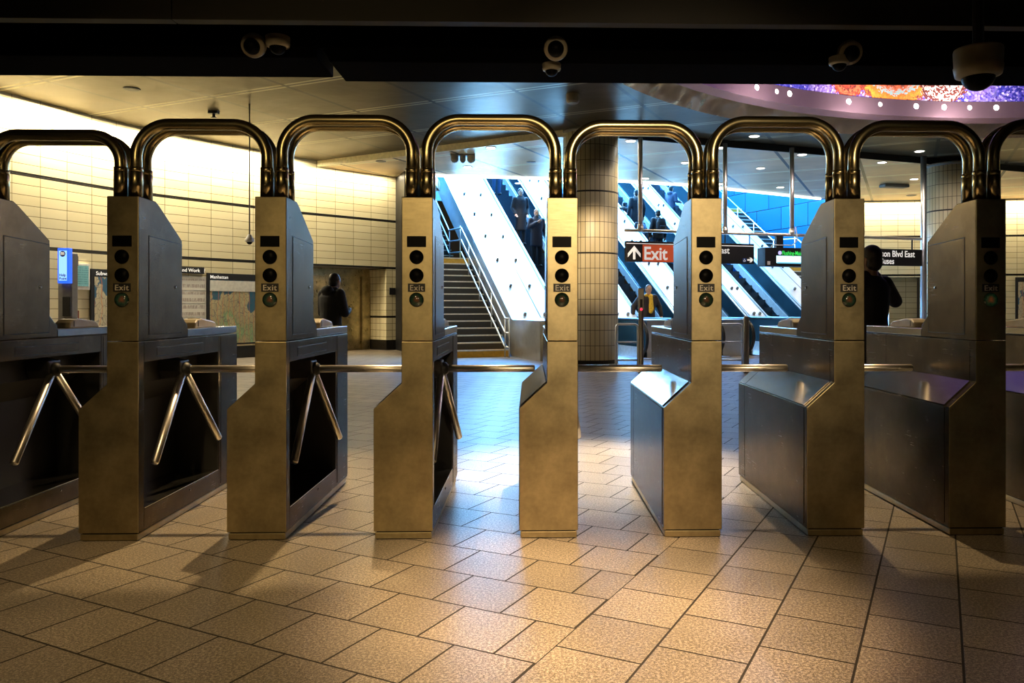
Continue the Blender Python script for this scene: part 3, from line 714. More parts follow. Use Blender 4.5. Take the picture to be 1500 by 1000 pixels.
# ================================================================== ESCALATORS
DK = [(.05, 1.33), (2.82, 3.58), (5.0, 5.75), (7.30, 7.78), (9.5, 10.48)]
ES = [(1.35, 2.80), (3.60, 4.98), (5.77, 7.28), (7.80, 9.48)]
AT = 11.5; FL = -2.0
ELB = ['escalator carrying two men in dark coats, next to the white deck by the stairs', 'escalator behind the exit sign that the man in the yellow scarf leaves',
       'escalator carrying the people with backs turned, behind the exit sign', 'escalator nearest the blue-lit tiled wall, behind the departure screen']
M['skirt'] = plain('pale_skirt', (.65, .78, .85), .3, .5)
for (c0, c1), lb in zip(ES, ELB):
    t = tag(empty('escalator', (0, 0, 0)), lb, 'escalator', 'escalators up to the street')
    st = None; run, rise = .34, .34*SL
    for k in range(33):
        a = -.05+k*run; z = k*rise
        if st is None:
            bm = BM(); o0 = ac(0, 0)
            prism(bm, [(0, -rise*.9), (run+.02, -rise*.9), (run+.02, rise), (0, rise)], lambda a_, z_: ac(a_, c0+.14, z_)-o0, lambda a_, z_: ac(a_, c1-.14, z_)-o0)
            st = finish(bm, 'step', M['esc_step'], t); s = st
        else:
            s = st.copy(); COL.objects.link(s); s.parent = t
        s.location = ac(a, 0, z-rise+.02)
        if k == 0: s.location.z = .02-rise*.98+.0
    bm = BM(); prismC(bm, [(-2.4, .001), (-.02, .001), (-.02, .02), (-2.4, .02)], c0+.1, c1-.1); finish(bm, 'floor_plate', M['esc_steel'], t)
    rr = .42; zc = .47
    for cc, sg in ((c0, 1), (c1, -1)):
        # balustrade with a rounded end
        outl = [(AT, AT*SL+.90), (0, .90)]+[(FL+rr-rr*math.sin(k/10*PI), zc+rr*math.cos(k/10*PI)+.0) for k in range(11)]+[(0, .04), (.1, .04), (AT, AT*SL-.05)]
        outl = [(a, z) for a, z in outl]
        bm = BM(); prismC(bm, outl, cc+sg*.03, cc+sg*.09); finish(bm, 'balustrade', M['esc_panel'], t)
        bm = BM(); prismC(bm, [(FL+.1, .02), (0, .02), (.1, .05), (AT, AT*SL), (AT, AT*SL+.22), (0, .28), (FL+.1, .26)], cc+sg*.10, cc+sg*.135); finish(bm, 'skirt', M['skirt'], t)
        hp = [ac(AT, cc+sg*.06, AT*SL+.945), ac(.1, cc+sg*.06, .96), ac(-.15, cc+sg*.06, .92)]+[ac(FL+rr-(rr+.03)*math.sin(k/14*PI), cc+sg*.06, zc+(rr+.03)*math.cos(k/14*PI)) for k in range(15)]
        bm = BM(); tube(bm, hp, .042, 10); finish(bm, 'handrail', M['rubber'], t, smooth=True)
        bm = BM(); prismC(bm, [(AT, AT*SL+.90), (.0, .90), (.0, .925), (AT, AT*SL+.925)], cc+sg*.0, cc+sg*.14); finish(bm, 'rail_strip', M['skirt'], t)
DL = ['wide white inclined deck beside the stairs with paired dark studs', 'narrow inclined deck between the two escalators left of the exit sign',
      'narrow inclined steel deck under the red exit sign', 'narrow inclined deck passing under the accessible sign end', 'wide inclined deck below the departure screen']
M['deck_w'] = steel('deck_white', (.86, .86, .88), .42, .58, (3, 3, 3), .04)
for j, ((c0, c1), lb) in enumerate(zip(DK, DL)):
    t = tag(empty('escalator_deck', (0, 0, 0)), lb, 'escalator deck', 'decks between the escalators')
    bm = BM(); prismC(bm, [(FL+.12, 0), (0, 0), (AT, AT*SL), (AT, AT*SL+.93), (.02, .935), (-.05, .905), (FL+.12, .905)], c0, c1); finish(bm, 'body', M['esc_steel'], t)
    bm = BM(); prismC(bm, [(0.02, .936), (AT, AT*SL+.931), (AT, AT*SL+.943), (0.0, .950), (-.08, .918), (FL+.12, .915), (FL+.12, .906), (-.08, .906)], c0-.01, c1+.01); finish(bm, 'top_plate', M['deck_w'], t)
    w = c1-c0
    if w > .9:
        m_ = c0+w*.62
        bm = BM(); prismC(bm, [(.0, .9505), (AT, AT*SL+.9435), (AT, AT*SL+.949), (0, .956)], m_-.012, m_+.012); finish(bm, 'seam', M['grey'], t)
    k = 0
    for k in range(9):
        a = .1+k*1.06
        for fr_ in (.30, .72):
            b_ = ac(a, c0+w*fr_, a*SL+.94); nn = Vector((-DA.x*SL, -DA.y*SL, 1)).normalized()
            bm = BM(); tube(bm, [b_, b_+nn*.07, b_+nn*.09], [.04, .04, .03], 10); finish(bm, 'stud', M['grey'], t, smooth=True)

# ================================================================== PEOPLE
def blob(parts, vox, name, mat, parent, smooth_it=4):
    bm = BM()
    for p_ in parts:
        if p_[0] == 'c':   # tapered capsule a b ra rb
            _, a, b, ra, rb = p_; a, b = Vector(a), Vector(b); d = (b-a); L = d.length
            if L < 1e-6: continue
            q_ = d.to_track_quat('Z', 'Y').to_matrix().to_4x4(); q_.translation = a
            prof = [(max(1e-6, ra*math.sin(t)), -ra*math.cos(t)) for t in [PI/2*i/4 for i in range(5)]]+[(max(1e-6, rb*math.cos(t)), L+rb*math.sin(t)) for t in [PI/2*i/4 for i in range(5)]]
            rings = [[bm.verts.new(q_ @ Vector((r*math.cos(2*PI*k/14), r*math.sin(2*PI*k/14), h))) for k in range(14)] for r, h in prof]
            for A, B in zip(rings, rings[1:]):
                for k in range(14): bm.faces.new((A[k], A[(k+1) % 14], B[(k+1) % 14], B[k]))
            bm.faces.new(rings[0][::-1]); bm.faces.new(rings[-1])
        elif p_[0] == 'e':  # ellipsoid centre radii
            _, c, r = p_; m_ = Matrix.Translation(Vector(c)) @ Matrix.Diagonal((r[0], r[1], r[2], 1))
            bmesh.ops.create_uvsphere(bm, u_segments=18, v_segments=12, radius=1, matrix=m_)
        elif p_[0] == 'l':  # loft of horizontal ellipses (cx, cy, z, rx, ry)
            rings = [[bm.verts.new((cx+rx*math.cos(2*PI*k/20), cy+ry*math.sin(2*PI*k/20), z)) for k in range(20)] for cx, cy, z, rx, ry in p_[1]]
            for A, B in zip(rings, rings[1:]):
                for k in range(20): bm.faces.new((A[k], A[(k+1) % 20], B[(k+1) % 20], B[k]))
            bm.faces.new(rings[0][::-1]); bm.faces.new(rings[-1])
    bmesh.ops.recalc_face_normals(bm, faces=bm.faces[:])
    me = bpy.data.meshes.new(name); bm.to_mesh(me); bm.free()
    t = bpy.data.objects.new('tmp', me); COL.objects.link(t)
    r_ = t.modifiers.new('r', 'REMESH'); r_.mode = 'VOXEL'; r_.voxel_size = vox
    s_ = t.modifiers.new('s', 'SMOOTH'); s_.iterations = smooth_it; s_.factor = .5
    bpy.context.view_layer.update()
    m2 = bpy.data.meshes.new_from_object(t.evaluated_get(bpy.context.evaluated_depsgraph_get()))
    bpy.data.objects.remove(t); m2.name = name; m2.materials.clear(); m2.materials.append(mat)
    for f in m2.polygons: f.use_smooth = True
    o = bpy.data.objects.new(name, m2); COL.objects.link(o); o.parent = parent; return o
M['skin'] = plain('skin', (.55, .30, .19), .5, scale=30)
M['skin_dark'] = plain('skin_shade', (.30, .17, .10), .5, scale=30)
M['hair'] = plain('hair_dark', (.015, .011, .009), .5, scale=80)
M['hair_grey'] = plain('hair_grey', (.18, .14, .11), .6, scale=80)
M['navy'] = plain('navy_coat', (.012, .02, .045), .7, scale=40)
M['blackc'] = plain('black_coat', (.008, .008, .010), .75, scale=40)
M['trouser'] = plain('dark_trousers', (.012, .014, .02), .8, scale=40)
M['jean'] = plain('blue_jeans', (.03, .07, .14), .8, scale=40)
M['shoe'] = plain('black_shoes', (.006, .006, .006), .4)
M['parka'] = plain('blue_grey_parka', (.03, .05, .09), .7, scale=30)
M['red'] = plain('red_cloth', (.5, .02, .02), .6)
M['scarf'] = plain('yellow_scarf', (.85, .45, .02), .7, var=.3, scale=25)
M['child_blue'] = plain('pale_blue_pack', (.15, .4, .7), .6)
M['brownc'] = plain('brown_coat', (.022, .014, .010), .75, scale=40)
M['strap'] = plain('tan_strap', (.4, .22, .08), .6)
def person(name_label, loc, rz, H=1.75, coat='blackc', coat_len=.60, skin='skin', hair='hair', trouser='trouser', elbows=None, wrists=None,
           head_tilt=(0, 0), lean=0.0, stride=.0, vox=.018, bulk=1.0, hat=False, hood=False, scarf=None, fingers='relaxed', beard=False, feet_dz=(0, 0)):
    """local frame: faces -Y, z up, feet on z = 0"""
    t = tag(empty('person', loc, rz), name_label, 'person')
    s = H/1.75
    def v(x, y, z): return Vector((x, y-lean*max(0, z-.9), z))*s
    el = elbows or ((.27, .03, 1.14), (-.27, .03, 1.14)); wr = wrists or ((.29, -.06, .88), (-.29, -.06, .88))
    el = [v(*e) for e in el]; wr = [v(*w) for w in wr]
    sh = [v(.185, .0, 1.42), v(-.185, .0, 1.42)]
    hc = v(head_tilt[0], -.015+head_tilt[1], 1.635)
    hips = [v(.09, 0, .93), v(-.09, 0, .93)]
    kn = [v(.10, -.03-stride*.5, .50), v(-.10, -.03+stride*.4, .50)]
    an = [v(.10, .02-stride, .09+feet_dz[0]), v(-.10, .02+stride, .09+feet_dz[1])]
    B = [('e', hc, (.074*s, .093*s, .115*s)), ('e', hc+Vector((0, -.02, -.06))*s, (.055*s, .065*s, .06*s)),
         ('c', v(0, .01, 1.42), hc+Vector((0, .01, -.06))*s, .062*s, .055*s),
         ('l', [(v(0, 0, z).x, v(0, 0, z).y, z*s, rx*s, ry*s) for z, rx, ry in ((.86, .15, .10), (.95, .165, .115), (1.08, .14, .10), (1.22, .16, .11), (1.36, .175, .105), (1.44, .12, .08), (1.47, .06, .06))])]
    B += [('e', hc+Vector((0, -.098, -.015))*s, (.014*s, .02*s, .024*s))]
    for sg in (1, -1): B += [('e', hc+Vector((sg*.076, .01, -.01))*s, (.01*s, .022*s, .034*s))]
    for i in (0, 1):
        B += [('c', sh[i], el[i], .052*s, .043*s), ('c', el[i], wr[i], .041*s, .028*s)]
        B += [('c', hips[i], kn[i], .085*s, .058*s), ('c', kn[i], an[i], .055*s, .038*s), ('c', an[i]+Vector((0, .02, -.045))*s, an[i]+Vector((0, -.15, -.055))*s, .038*s, .03*s)]
        d = (wr[i]-el[i]).normalized(); pr = wr[i]+d*.045*s; side = d.cross(Vector((0, 1, 0)) if abs(d.y) < .8 else Vector((1, 0, 0))).normalized(); nn = side.cross(d)
        B += [('c', wr[i], wr[i]+d*.08*s, .027*s, .030*s)]
        for k, L in enumerate((.065, .075, .072, .058)):
            f0 = wr[i]+d*.085*s+side*(k-1.5)*.020*s; cu = nn*(-.25 if fingers == 'relaxed' else -.8)
            f1 = f0+(d+cu*.5).normalized()*L*.55*s; f2 = f1+(d+cu*1.6).normalized()*L*.5*s
            B += [('c', f0-d*.02*s, f1, .0095*s, .009*s), ('c', f1, f2, .009*s, .0075*s)]
        th0 = wr[i]+d*.03*s-side*.028*s; B += [('c', th0, th0+(d-side*.8).normalized()*.06*s, .011*s, .009*s)]
    blob(B, vox*.8, 'body', M[skin], t, 2)
    # hair
    if hair:
        hb = [('e', hc+Vector((0, .022, .035))*s, (.084*s, .095*s, .098*s)), ('e', hc+Vector((0, .045, -.02))*s, (.080*s, .07*s, .09*s))]
        if beard: hb += []
        blob(hb, vox*.7, 'hair', M[hair], t)
        if beard: blob([('e', hc+Vector((0, -.045, -.085))*s, (.055*s, .055*s, .04*s))], vox*.6, 'beard', M[hair], t)
    for sg in (1, -1):
        bm = BM(); bmesh.ops.create_uvsphere(bm, u_segments=8, v_segments=6, radius=.011*s, matrix=Matrix.Translation(hc+Vector((sg*.03, -.084, .005))*s)); finish(bm, 'eye', M['black'], t, smooth=True)
    # coat
    b = bulk; zb = coat_len
    rows = [(zb, .185*b, .15*b), ((zb+.95)/2, .180*b, .145*b), (1.0, .175*b, .135*b), (1.12, .170*b, .130*b), (1.28, .195*b, .140*b), (1.38, .205*b, .130*b), (1.45, .16*b, .105), (1.49, .085, .08)]
    if zb > .9: rows = [(zb, .185*b, .14*b)]+rows[3:]
    Cc = [('l', [(v(0, 0, z).x, v(0, 0, z).y, z*s, rx*s, ry*s) for z, rx, ry in rows])]
    for i in (0, 1):
        Cc += [('c', sh[i], el[i], .078*s*b, .062*s*b), ('c', el[i], wr[i]-(wr[i]-el[i]).normalized()*.01*s, .060*s*b, .046*s*b)]
    Cc += [('c', v(-.06, -.02, 1.485), v(.06, -.02, 1.485), .055*s, .055*s)]
    if hood: Cc += [('e', v(0, .09, 1.48), (.12*s, .08*s, .08*s))]
    blob(Cc, vox, 'coat', M[coat], t)
    # trousers and shoes
    T = [('l', [(0, v(0, 0, z).y, z*s, rx*s, ry*s) for z, rx, ry in ((.84, .165, .12), (.95, .172, .125), (1.04, .155, .115))])]
    for i in (0, 1): T += [('c', hips[i]-Vector((0, 0, .02)), kn[i], .098*s, .073*s), ('c', kn[i], an[i]+Vector((0, 0, .01))*s, .070*s, .058*s)]
    blob(T, vox, 'trousers', M[trouser], t)
    for i in (0, 1):
        blob([('c', an[i]+Vector((0, .03, -.04))*s, an[i]+Vector((0, -.16, -.052))*s, .048*s, .038*s), ('c', an[i]+Vector((0, .02, 0))*s, an[i]+Vector((0, .02, -.04))*s, .05*s, .045*s)], vox*.8, 'shoe', M['shoe'], t)
    if scarf:
        sc = [('c', v(-.07, -.05, 1.47), v(.07, -.05, 1.47), .055*s, .055*s), ('c', v(.03, -.13, 1.44), v(.02, -.17*b, 1.05), .05*s, .055*s), ('c', v(.05, -.13, 1.42), v(.06, -.165*b, 1.12), .04*s, .05*s)]
        blob(sc, vox, 'scarf', M[scarf], t)
    return t
def rzof(u, Y, face):  # face: angle added to looking at the camera
    return math.atan2(-PX(u, Y), Y)*-1+face
rA = math.atan2(DC.y, DC.x)   # facing down the incline
def on_esc(a, c): return ac(a, c, .02+max(0, math.floor((a+.05)/.34))*.34*SL)
# men on the first escalator, coming down
person('man in a long dark coat on the first escalator, behind the bearded man', on_esc(4.42, 1.95), rA, 1.76, 'blackc', .45, elbows=((.25, .05, 1.14), (-.25, .05, 1.14)), wrists=((.20, -.10, .95), (-.20, -.1, .95)))
person('bearded man with tan shoulder straps on the first escalator, hand at his chest', on_esc(3.45, 2.10), rA, 1.74, 'navy', .62, hair='hair_grey', beard=True, elbows=((.27, .03, 1.14), (-.28, -.03, 1.18)), wrists=((.28, -.08, .90), (-.06, -.19, 1.33)), bulk=1.05)
person('person at the top of the first escalator, only legs in dark trousers visible', on_esc(7.15, 2.1), rA, 1.75, 'parka', .88, trouser='jean')
# people going up with their backs turned
person('person with a dark backpack going up, just above the red exit panel', on_esc(3.9, 6.55), rA+PI, 1.74, 'blackc', .80, trouser='navy', bulk=1.08)
person('person in a long black coat going up behind the left drop pole', on_esc(4.75, 6.22), rA+PI, 1.78, 'blackc', .62, bulk=1.05)
person('child with a pale blue backpack above the exit sign arrow', on_esc(4.08, 5.98), rA+PI, 1.28, 'blackc', .85, vox=.016)
person('small person in black with a red bag beside the tiled column on the escalator', on_esc(5.1, 5.93), rA+PI, 1.15, 'blackc', .85, vox=.016)
person('man in a blue grey hooded parka, highest of the people going up', on_esc(5.62, 8.1), rA+PI*.5+.35, 1.66, 'parka', .66, hood=True, elbows=((.24, -.02, 1.16), (-.24, -.02, 1.16)), wrists=((.22, -.27, 1.17), (-.22, -.25, 1.15)))
# man with the yellow scarf stepping off the second escalator
person('grey haired man with a yellow scarf and open brown coat looking down', ac(.15, 3.98, .02), rA-.15, 1.80, 'brownc', .60, hair='hair_grey', head_tilt=(0, -.05), lean=.10, scarf='scarf', bulk=1.25, elbows=((.36, .06, 1.18), (-.36, .06, 1.18)), wrists=((.37, -.08, .95), (-.42, -.06, .97)))
# man by the elevator (seen from behind, looking at his phone)
X_, Y_ = PX(484, 12.6), 12.6
person('man in a dark hooded jacket with his back turned, looking down by the elevator', (X_, Y_, 0), PI-.55, 1.76, 'blackc', .82, skin='skin_dark', head_tilt=(0, -.06), lean=.04, hood=True, vox=.012, elbows=((.25, -.05, 1.12), (-.26, -.05, 1.12)), wrists=((.10, -.28, 1.16), (-.10, -.28, 1.16)), bulk=1.12, stride=.05)
# person on the phone at the right
X2, Y2 = PX(1274, 7.0), 7.0
person('silhouetted person holding a phone to the ear behind the right-hand turnstiles', (X2, Y2, 0), PI+.55, 1.76, 'blackc', .75, skin='skin_dark', vox=.011, bulk=1.02, elbows=((.27, .02, 1.14), (-.44, -.06, 1.27)), wrists=((.27, -.1, .9), (-.14, -.09, 1.53)), fingers='curl', lean=-.02)
def backpack(loc, rz, s, mat, label):
    t = tag(empty('backpack', loc, rz), label, 'backpack')
    blob([('l', [(0, 0, -.22*s, .13*s, .07*s), (0, 0, -.1*s, .16*s, .10*s), (0, 0, .08*s, .15*s, .09*s), (0, 0, .2*s, .10*s, .06*s)])], .016, 'bag', M[mat], t)
    blob([('l', [(0, -.09*s, -.16*s, .10*s, .04*s), (0, -.1*s, -.02*s, .10*s, .04*s)])], .014, 'pocket', M[mat], t); return t
b_ = on_esc(3.9, 6.55); backpack(b_-Vector((DA.x, DA.y, 0))*.20+Vector((0, 0, 1.22)), rA, 1.15, 'blackc', 'black backpack on the person just above the red exit panel')
b_ = on_esc(4.08, 5.98); backpack(b_-Vector((DA.x, DA.y, 0))*.16+Vector((0, 0, .86)), rA, .8, 'child_blue', 'pale blue backpack worn by the child above the exit arrow')
b_ = on_esc(5.1, 5.93); backpack(b_-Vector((DA.x, DA.y, 0))*.16+Vector((0, 0, .62)), rA, .75, 'red', 'red bag worn by the small person beside the tiled column')

# ================================================================== HANGING SIGNS
PA = Vector((PX(915, 17.2), 17.2)); PB = Vector((PX(1350, 19.4), 19.4)); PD = (PB-PA).normalized(); PN = Vector((PD.y, -PD.x)); PL = (PB-PA).length
def ps(u): k = (u-CX)/F; return -(PA.x-k*PA.y)/(PD.x-k*PD.y)
def pp(u, z, off=0.0):
    q_ = PA+PD*ps(u)+PN*off; return Vector((q_.x, q_.y, z))
zp = 2.91
fr = tag(empty('sign_frame', (0, 0, 0)), 'long horizontal steel pipe with ceiling drops carrying the hanging signs', 'sign frame')
bm = BM(); tube(bm, [pp(915, zp), pp(1349, zp)], .036, 12); finish(bm, 'crossbar', M['arm'], fr, smooth=True)
for u, zt in ((938, C1 if False else C2), (1062, C2), (1160, C2)):
    bm = BM(); tube(bm, [pp(u, zp), pp(u, zt)], .052, 14); finish(bm, 'drop_pole', M['arm'], fr, smooth=True)
    bm = BM(); tube(bm, [pp(u, zp-.02), pp(u, zp+.14)], .066, 14); finish(bm, 'clamp', M['arm'], fr, smooth=True)
def sboard(name, u0, u1, zb, zt, label, cat='sign', off=.0, thick=.1, mat='black'):
    t = tag(empty(name, pp((u0+u1)/2, zb, off)), label, cat); o0 = t.location
    def loc(u, z, d): return pp(u, z, off+d)-o0
    def panel(u_a, u_b, z0, z1, d0, d1, nm, mt, bevel=0):
        bm = BM(); prism(bm, [(u_a, z0), (u_b, z0), (u_b, z1), (u_a, z1)], lambda u, z: loc(u, z, d0), lambda u, z: loc(u, z, d1)); return finish(bm, nm, M[mt], t, bevel=bevel)
    panel(u0, u1, zb, zt, -thick/2, thick/2, 'panel', mat, .006)
    return t, loc, panel
PD3 = (PD.x, PD.y, 0)
sg, loc, panel = sboard('exit_sign', 916, 1103, 2.215, 2.675, 'black hanging sign with white up arrow and red exit panel')
M['sign_red'] = emit('sign_red', (.8, .12, .03), .35, (.55, .07, .03))  # red panel colour also given a glow of its own
panel(916.5, 1102.5, 2.612, 2.628, .05, .056, 'trim_line', 'letter')
panel(940, 986, 2.225, 2.60, .05, .056, 'red_panel', 'sign_red')
s0 = (PB-PA).length
text_mesh('Exit', .40, M['letter'], sg, facing(loc(941, 2.275, .060), PD3), bold=.018, sx=.92)
def arrow(t, loc, uc, z0, z1, hw, up=True):
    bm = BM(); c = loc(uc, 0, .058); d = Vector(PD3)
    def q2(x, z): return c+d*x+Vector((0, 0, z))
    if up:
        for seg in ([(-.028, z0), (.028, z0), (.028, z1-.05), (-.028, z1-.05)], [(0, z1), (-hw, z1-.17), (-hw, z1-.255), (0, z1-.085)], [(0, z1), (0, z1-.085), (hw, z1-.255), (hw, z1-.17)]):
            prism(bm, seg, q2, lambda x, z: q2(x, z)+Vector((PN.x, PN.y, 0))*.004)
    else:
        m_ = (z0+z1)/2; h = (z1-z0)/2
        for seg in ([(-hw, m_-.018), (hw-.03, m_-.018), (hw-.03, m_+.018), (-hw, m_+.018)], [(hw, m_), (hw-h*.9, m_+h), (hw-h*.9-.05, m_+h), (hw-.05, m_)], [(hw, m_), (hw-.05, m_), (hw-h*.9-.05, m_-h), (hw-h*.9, m_-h)]):
            prism(bm, seg, q2, lambda x, z: q2(x, z)+Vector((PN.x, PN.y, 0))*.004)
    finish(bm, 'arrow', M['letter'], t)
arrow(sg, loc, 927.5, 2.27, 2.57, .15)
text_mesh('Hudson Blvd East', .205, M['letter'], sg, facing(loc(987.5, 2.445, .056), PD3), bold=.012, sx=.925)
text_mesh('&', .205, M['letter'], sg, facing(loc(988.5, 2.255, .056), PD3), bold=.012)
arrow(sg, loc, 1097, 2.25, 2.36, .075, up=False)
M['sign_blue'] = plain('accessible_blue', (.02, .06, .25), .5)
panel(1086, 1091.5, 2.25, 2.345, .05, .056, 'accessible_mark', 'sign_blue')
text_mesh('&', .07, M['letter'], sg, facing(loc(1087, 2.27, .06), PD3)) if False else None
bm = BM(); c = loc(1088.4, 2.295, .06); d = Vector(PD3)
tube(bm, [c+d*.02*math.cos(t)+Vector((0, 0, .022*math.sin(t)-.008)) for t in [PI*.75+k*.25 for k in range(18)]], .004, 6); tube(bm, [c+Vector((0, 0, .036)), c+Vector((0, 0, .006)), c+d*.02+Vector((0, 0, .004)), c+d*.03+Vector((0, 0, -.02))], .004, 6); finish(bm, 'wheelchair_symbol', M['letter'], sg)
for u in (950, 1062, 1098):
    bm = BM(); tube(bm, [loc(u, 2.67, 0), loc(u, zp, 0)], .014, 8); finish(bm, 'hanger', M['black'], sg)
sg, loc, panel = sboard('street_sign', 1236, 1348.5, 2.235, 2.64, 'black hanging sign reading son Blvd East and Buses beside the steel post')
text_mesh('Hudson Blvd East', .215, M['letter'], sg, facing(loc(1272.5, 2.45, .056), PD3), bold=.014, sx=.845)
text_mesh('&', .205, M['letter'], sg, facing(loc(1276, 2.275, .056), PD3), bold=.014, sx=.80); text_mesh('Buses', .205, M['letter'], sg, facing(loc(1287, 2.275, .056), PD3), bold=.014, sx=.86)
for u in (1250, 1336):
    bm = BM(); tube(bm, [loc(u, 2.63, 0), loc(u, zp, 0)], .02, 8); finish(bm, 'hanger', M['black'], sg)
# departure screen
sg, loc, panel = sboard('departure_screen', 1111, 1212, 2.16, 2.585, 'black hanging departure screen with green text and white panel', 'screen', .12, .34)
M['scr_white'] = emit('screen_white', (.62, .93, 1), 1.6); M['scr_green'] = emit('screen_green', (.05, .9, .12), 1.0); M['scr_violet'] = emit('screen_violet', (.5, .45, 1), 1.4)
M['scr_blue'] = emit('screen_blue', (.2, .7, .95), 1.0)
panel(1127, 1204, 2.235, 2.40, .17, .176, 'screen_area', 'scr_white'); panel(1128, 1204, 2.225, 2.252, .17, .177, 'screen_strip', 'scr_blue')
panel(1114, 1118, 2.19, 2.27, .17, .176, 'white_sticker', 'white')
text_mesh('Flushing-Main St', .135, M['scr_green'], sg, facing(loc(1135, 2.42, .178), PD3), bold=.01, sx=.72)
bm = BM(); c = loc(1132, 2.465, .174); d = Vector(PD3)
prism(bm, [(.045*math.cos(k*PI/10), .045*math.sin(k*PI/10)) for k in range(20)], lambda x, z: c+d*x+Vector((0, 0, z)), lambda x, z: c+d*x+Vector((PN.x*.005, PN.y*.005, z))); finish(bm, 'route_bullet', M['scr_violet'], sg)
bm = BM(); prism(bm, [(1136, 2.58), (1146, 2.58), (1146, 2.88), (1136, 2.88)], lambda u, z: loc(u, z, -.12-.04), lambda u, z: loc(u, z, -.12+.04)); finish(bm, 'hanger', M['black'], sg)
bm = BM(); tube(bm, arcpath([loc(1162, 3.1, -.03), loc(1165, 2.8, -.03), loc(1158, 2.66, -.03), loc(1128, 2.66, -.03), loc(1126, 2.58, -.03)], .12, 6), .014, 8); finish(bm, 'cable', M['white'], sg, smooth=True)

# ================================================================== CROWD RAILS, SENSOR POSTS
def guard(xc, y, w, label):
    t = tag(empty('guard_rail', (xc, y, 0)), label, 'guard rail', 'guard rails in front of the escalators')
    bm = BM(); tube(bm, arcpath([(-w/2, 0, 0), (-w/2, 0, .90), (w/2, 0, .90), (w/2, 0, 0)], .07, 6), .022, 10); finish(bm, 'frame', M['esc_steel'], t, smooth=True)
    for z in (.56, .22):
        bm = BM(); tube(bm, [(-w/2, 0, z), (w/2, 0, z)], .017, 8); finish(bm, 'rail', M['esc_steel'], t, smooth=True)
guard(PX(918.5, 14.9), 14.9, PX(935, 14.9)-PX(903, 14.9), 'low tubular guard rail just right of the tiled column')
guard(PX(1069, 14.9), 14.9, PX(1087, 14.9)-PX(1050, 14.9), 'low tubular guard rail right of the bright turnstile')
x, y = PX(939, 13.6), 13.6
t = tag(empty('sensor_post', (x, y, 0)), 'slim grey post with a small red light before the yellow scarf man', 'post')
bm = BM(); prismZ(bm, [(.045*math.cos(k*PI/10), .03*math.sin(k*PI/10)) for k in range(20)], 0, 1.18); finish(bm, 'pole', M['plinth'], t, smooth=False)
bm = BM(); box(bm, -.05, .05, -.035, .035, 1.18, 1.55); finish(bm, 'head', M['plinth'], t, bevel=.012)
bm = BM(); box(bm, -.022, .022, -.040, -.035, 1.22, 1.36); finish(bm, 'sensor_window', M['black'], t)
bm = BM(); bmesh.ops.create_uvsphere(bm, u_segments=10, v_segments=8, radius=.022, matrix=Matrix.Translation((0, -.036, 1.185))); finish(bm, 'red_light', emit('red_glow', (1, .02, .05), 3), t)
x, y = PX(1093, 14.6), 14.6
bm = BM(); lathe(bm, [(.055, 0), (.055, 1.0), (.05, 1.04), (.03, 1.06), (0, 1.065)], 20, (x, y, 0)); tag(finish(bm, 'bollard', M['plinth'], smooth=True), 'dark metal bollard right of the bright turnstile', 'bollard')

# ================================================================== WALL POSTERS
def wallboard(name, u0, u1, z0, z1, label, cat, thick=.05, base='black', bevel=.004):
    a, _ = on_wall(u0); b, _ = on_wall(u1); d = (b-a).normalized(); n_ = Vector((d.y, -d.x)); L = (b-a).length
    t = tag(empty(name, (a.x, a.y, z0), math.atan2(d.y, d.x)), label, cat)
    def part(x0, x1, zz0, zz1, y0_, y1_, nm, mt, bv=0):
        bm = BM(); box(bm, x0*L, x1*L, -y1_, -y0_, zz0, zz1); return finish(bm, nm, mt, t, bevel=bv)
    part(0, 1, 0, z1-z0, .0, thick, 'frame', M[base], bevel)
    return t, part, L, z1-z0
def mat_map(name, water, land, seed, sc=1.6):
    m = bpy.data.materials.new(name); nt, b = nodes(m)
    tc = N(nt, 'ShaderNodeTexCoord').outputs['Object']; tc = mapping(nt, tc, (1, 0, .55), loc=(seed, 0, seed*1.7))
    n1 = noise(nt, tc, sc, 4, .55)
    v = N(nt, 'ShaderNodeTexVoronoi', feature='DISTANCE_TO_EDGE'); v.inputs['Scale'].default_value = 14; nt.links.new(tc, v.inputs['Vector'])
    c = ramp(nt, n1, (.40, water), (.46, water), (.47, land), (.58, tuple(x*.8 for x in land)), (.64, (.25, .42, .2)), (.68, land))
    ln = mathn(nt, 'LESS_THAN', v.outputs[0], .035)
    c = mixc(nt, mathn(nt, 'MULTIPLY', ln, .7), c, (.12, .10, .14))
    w = N(nt, 'ShaderNodeTexWave'); w.inputs['Scale'].default_value = 2.2; w.inputs['Distortion'].default_value = 6; nt.links.new(tc, w.inputs[0])
    c = mixc(nt, mathn(nt, 'MULTIPLY', mathn(nt, 'GREATER_THAN', w.outputs[1], .975), .6), c, (.65, .18, .05))
    nt.links.new(c, b.inputs['Base Color']); b.inputs['Roughness'].default_value = .3; return m
def mat_list(name, bg, ink, cols=3, rowh=.045):
    m = bpy.data.materials.new(name); nt, b = nodes(m)
    tc = N(nt, 'ShaderNodeTexCoord').outputs['Object']
    n1 = noise(nt, mapping(nt, tc, (30, 1, 3)), 2, 3, .7)
    sp = N(nt, 'ShaderNodeSeparateXYZ'); nt.links.new(tc, sp.inputs[0])
    l = mathn(nt, 'GREATER_THAN', mathn(nt, 'MODULO', mathn(nt, 'ADD', sp.outputs[2], 5.0), rowh), rowh*.5)
    f = mathn(nt, 'MULTIPLY', l, mathn(nt, 'GREATER_THAN', n1, .47))
    nt.links.new(mixc(nt, mathn(nt, 'MULTIPLY', f, .6), bg, ink), b.inputs['Base Color']); b.inputs['Roughness'].default_value = .3; return m
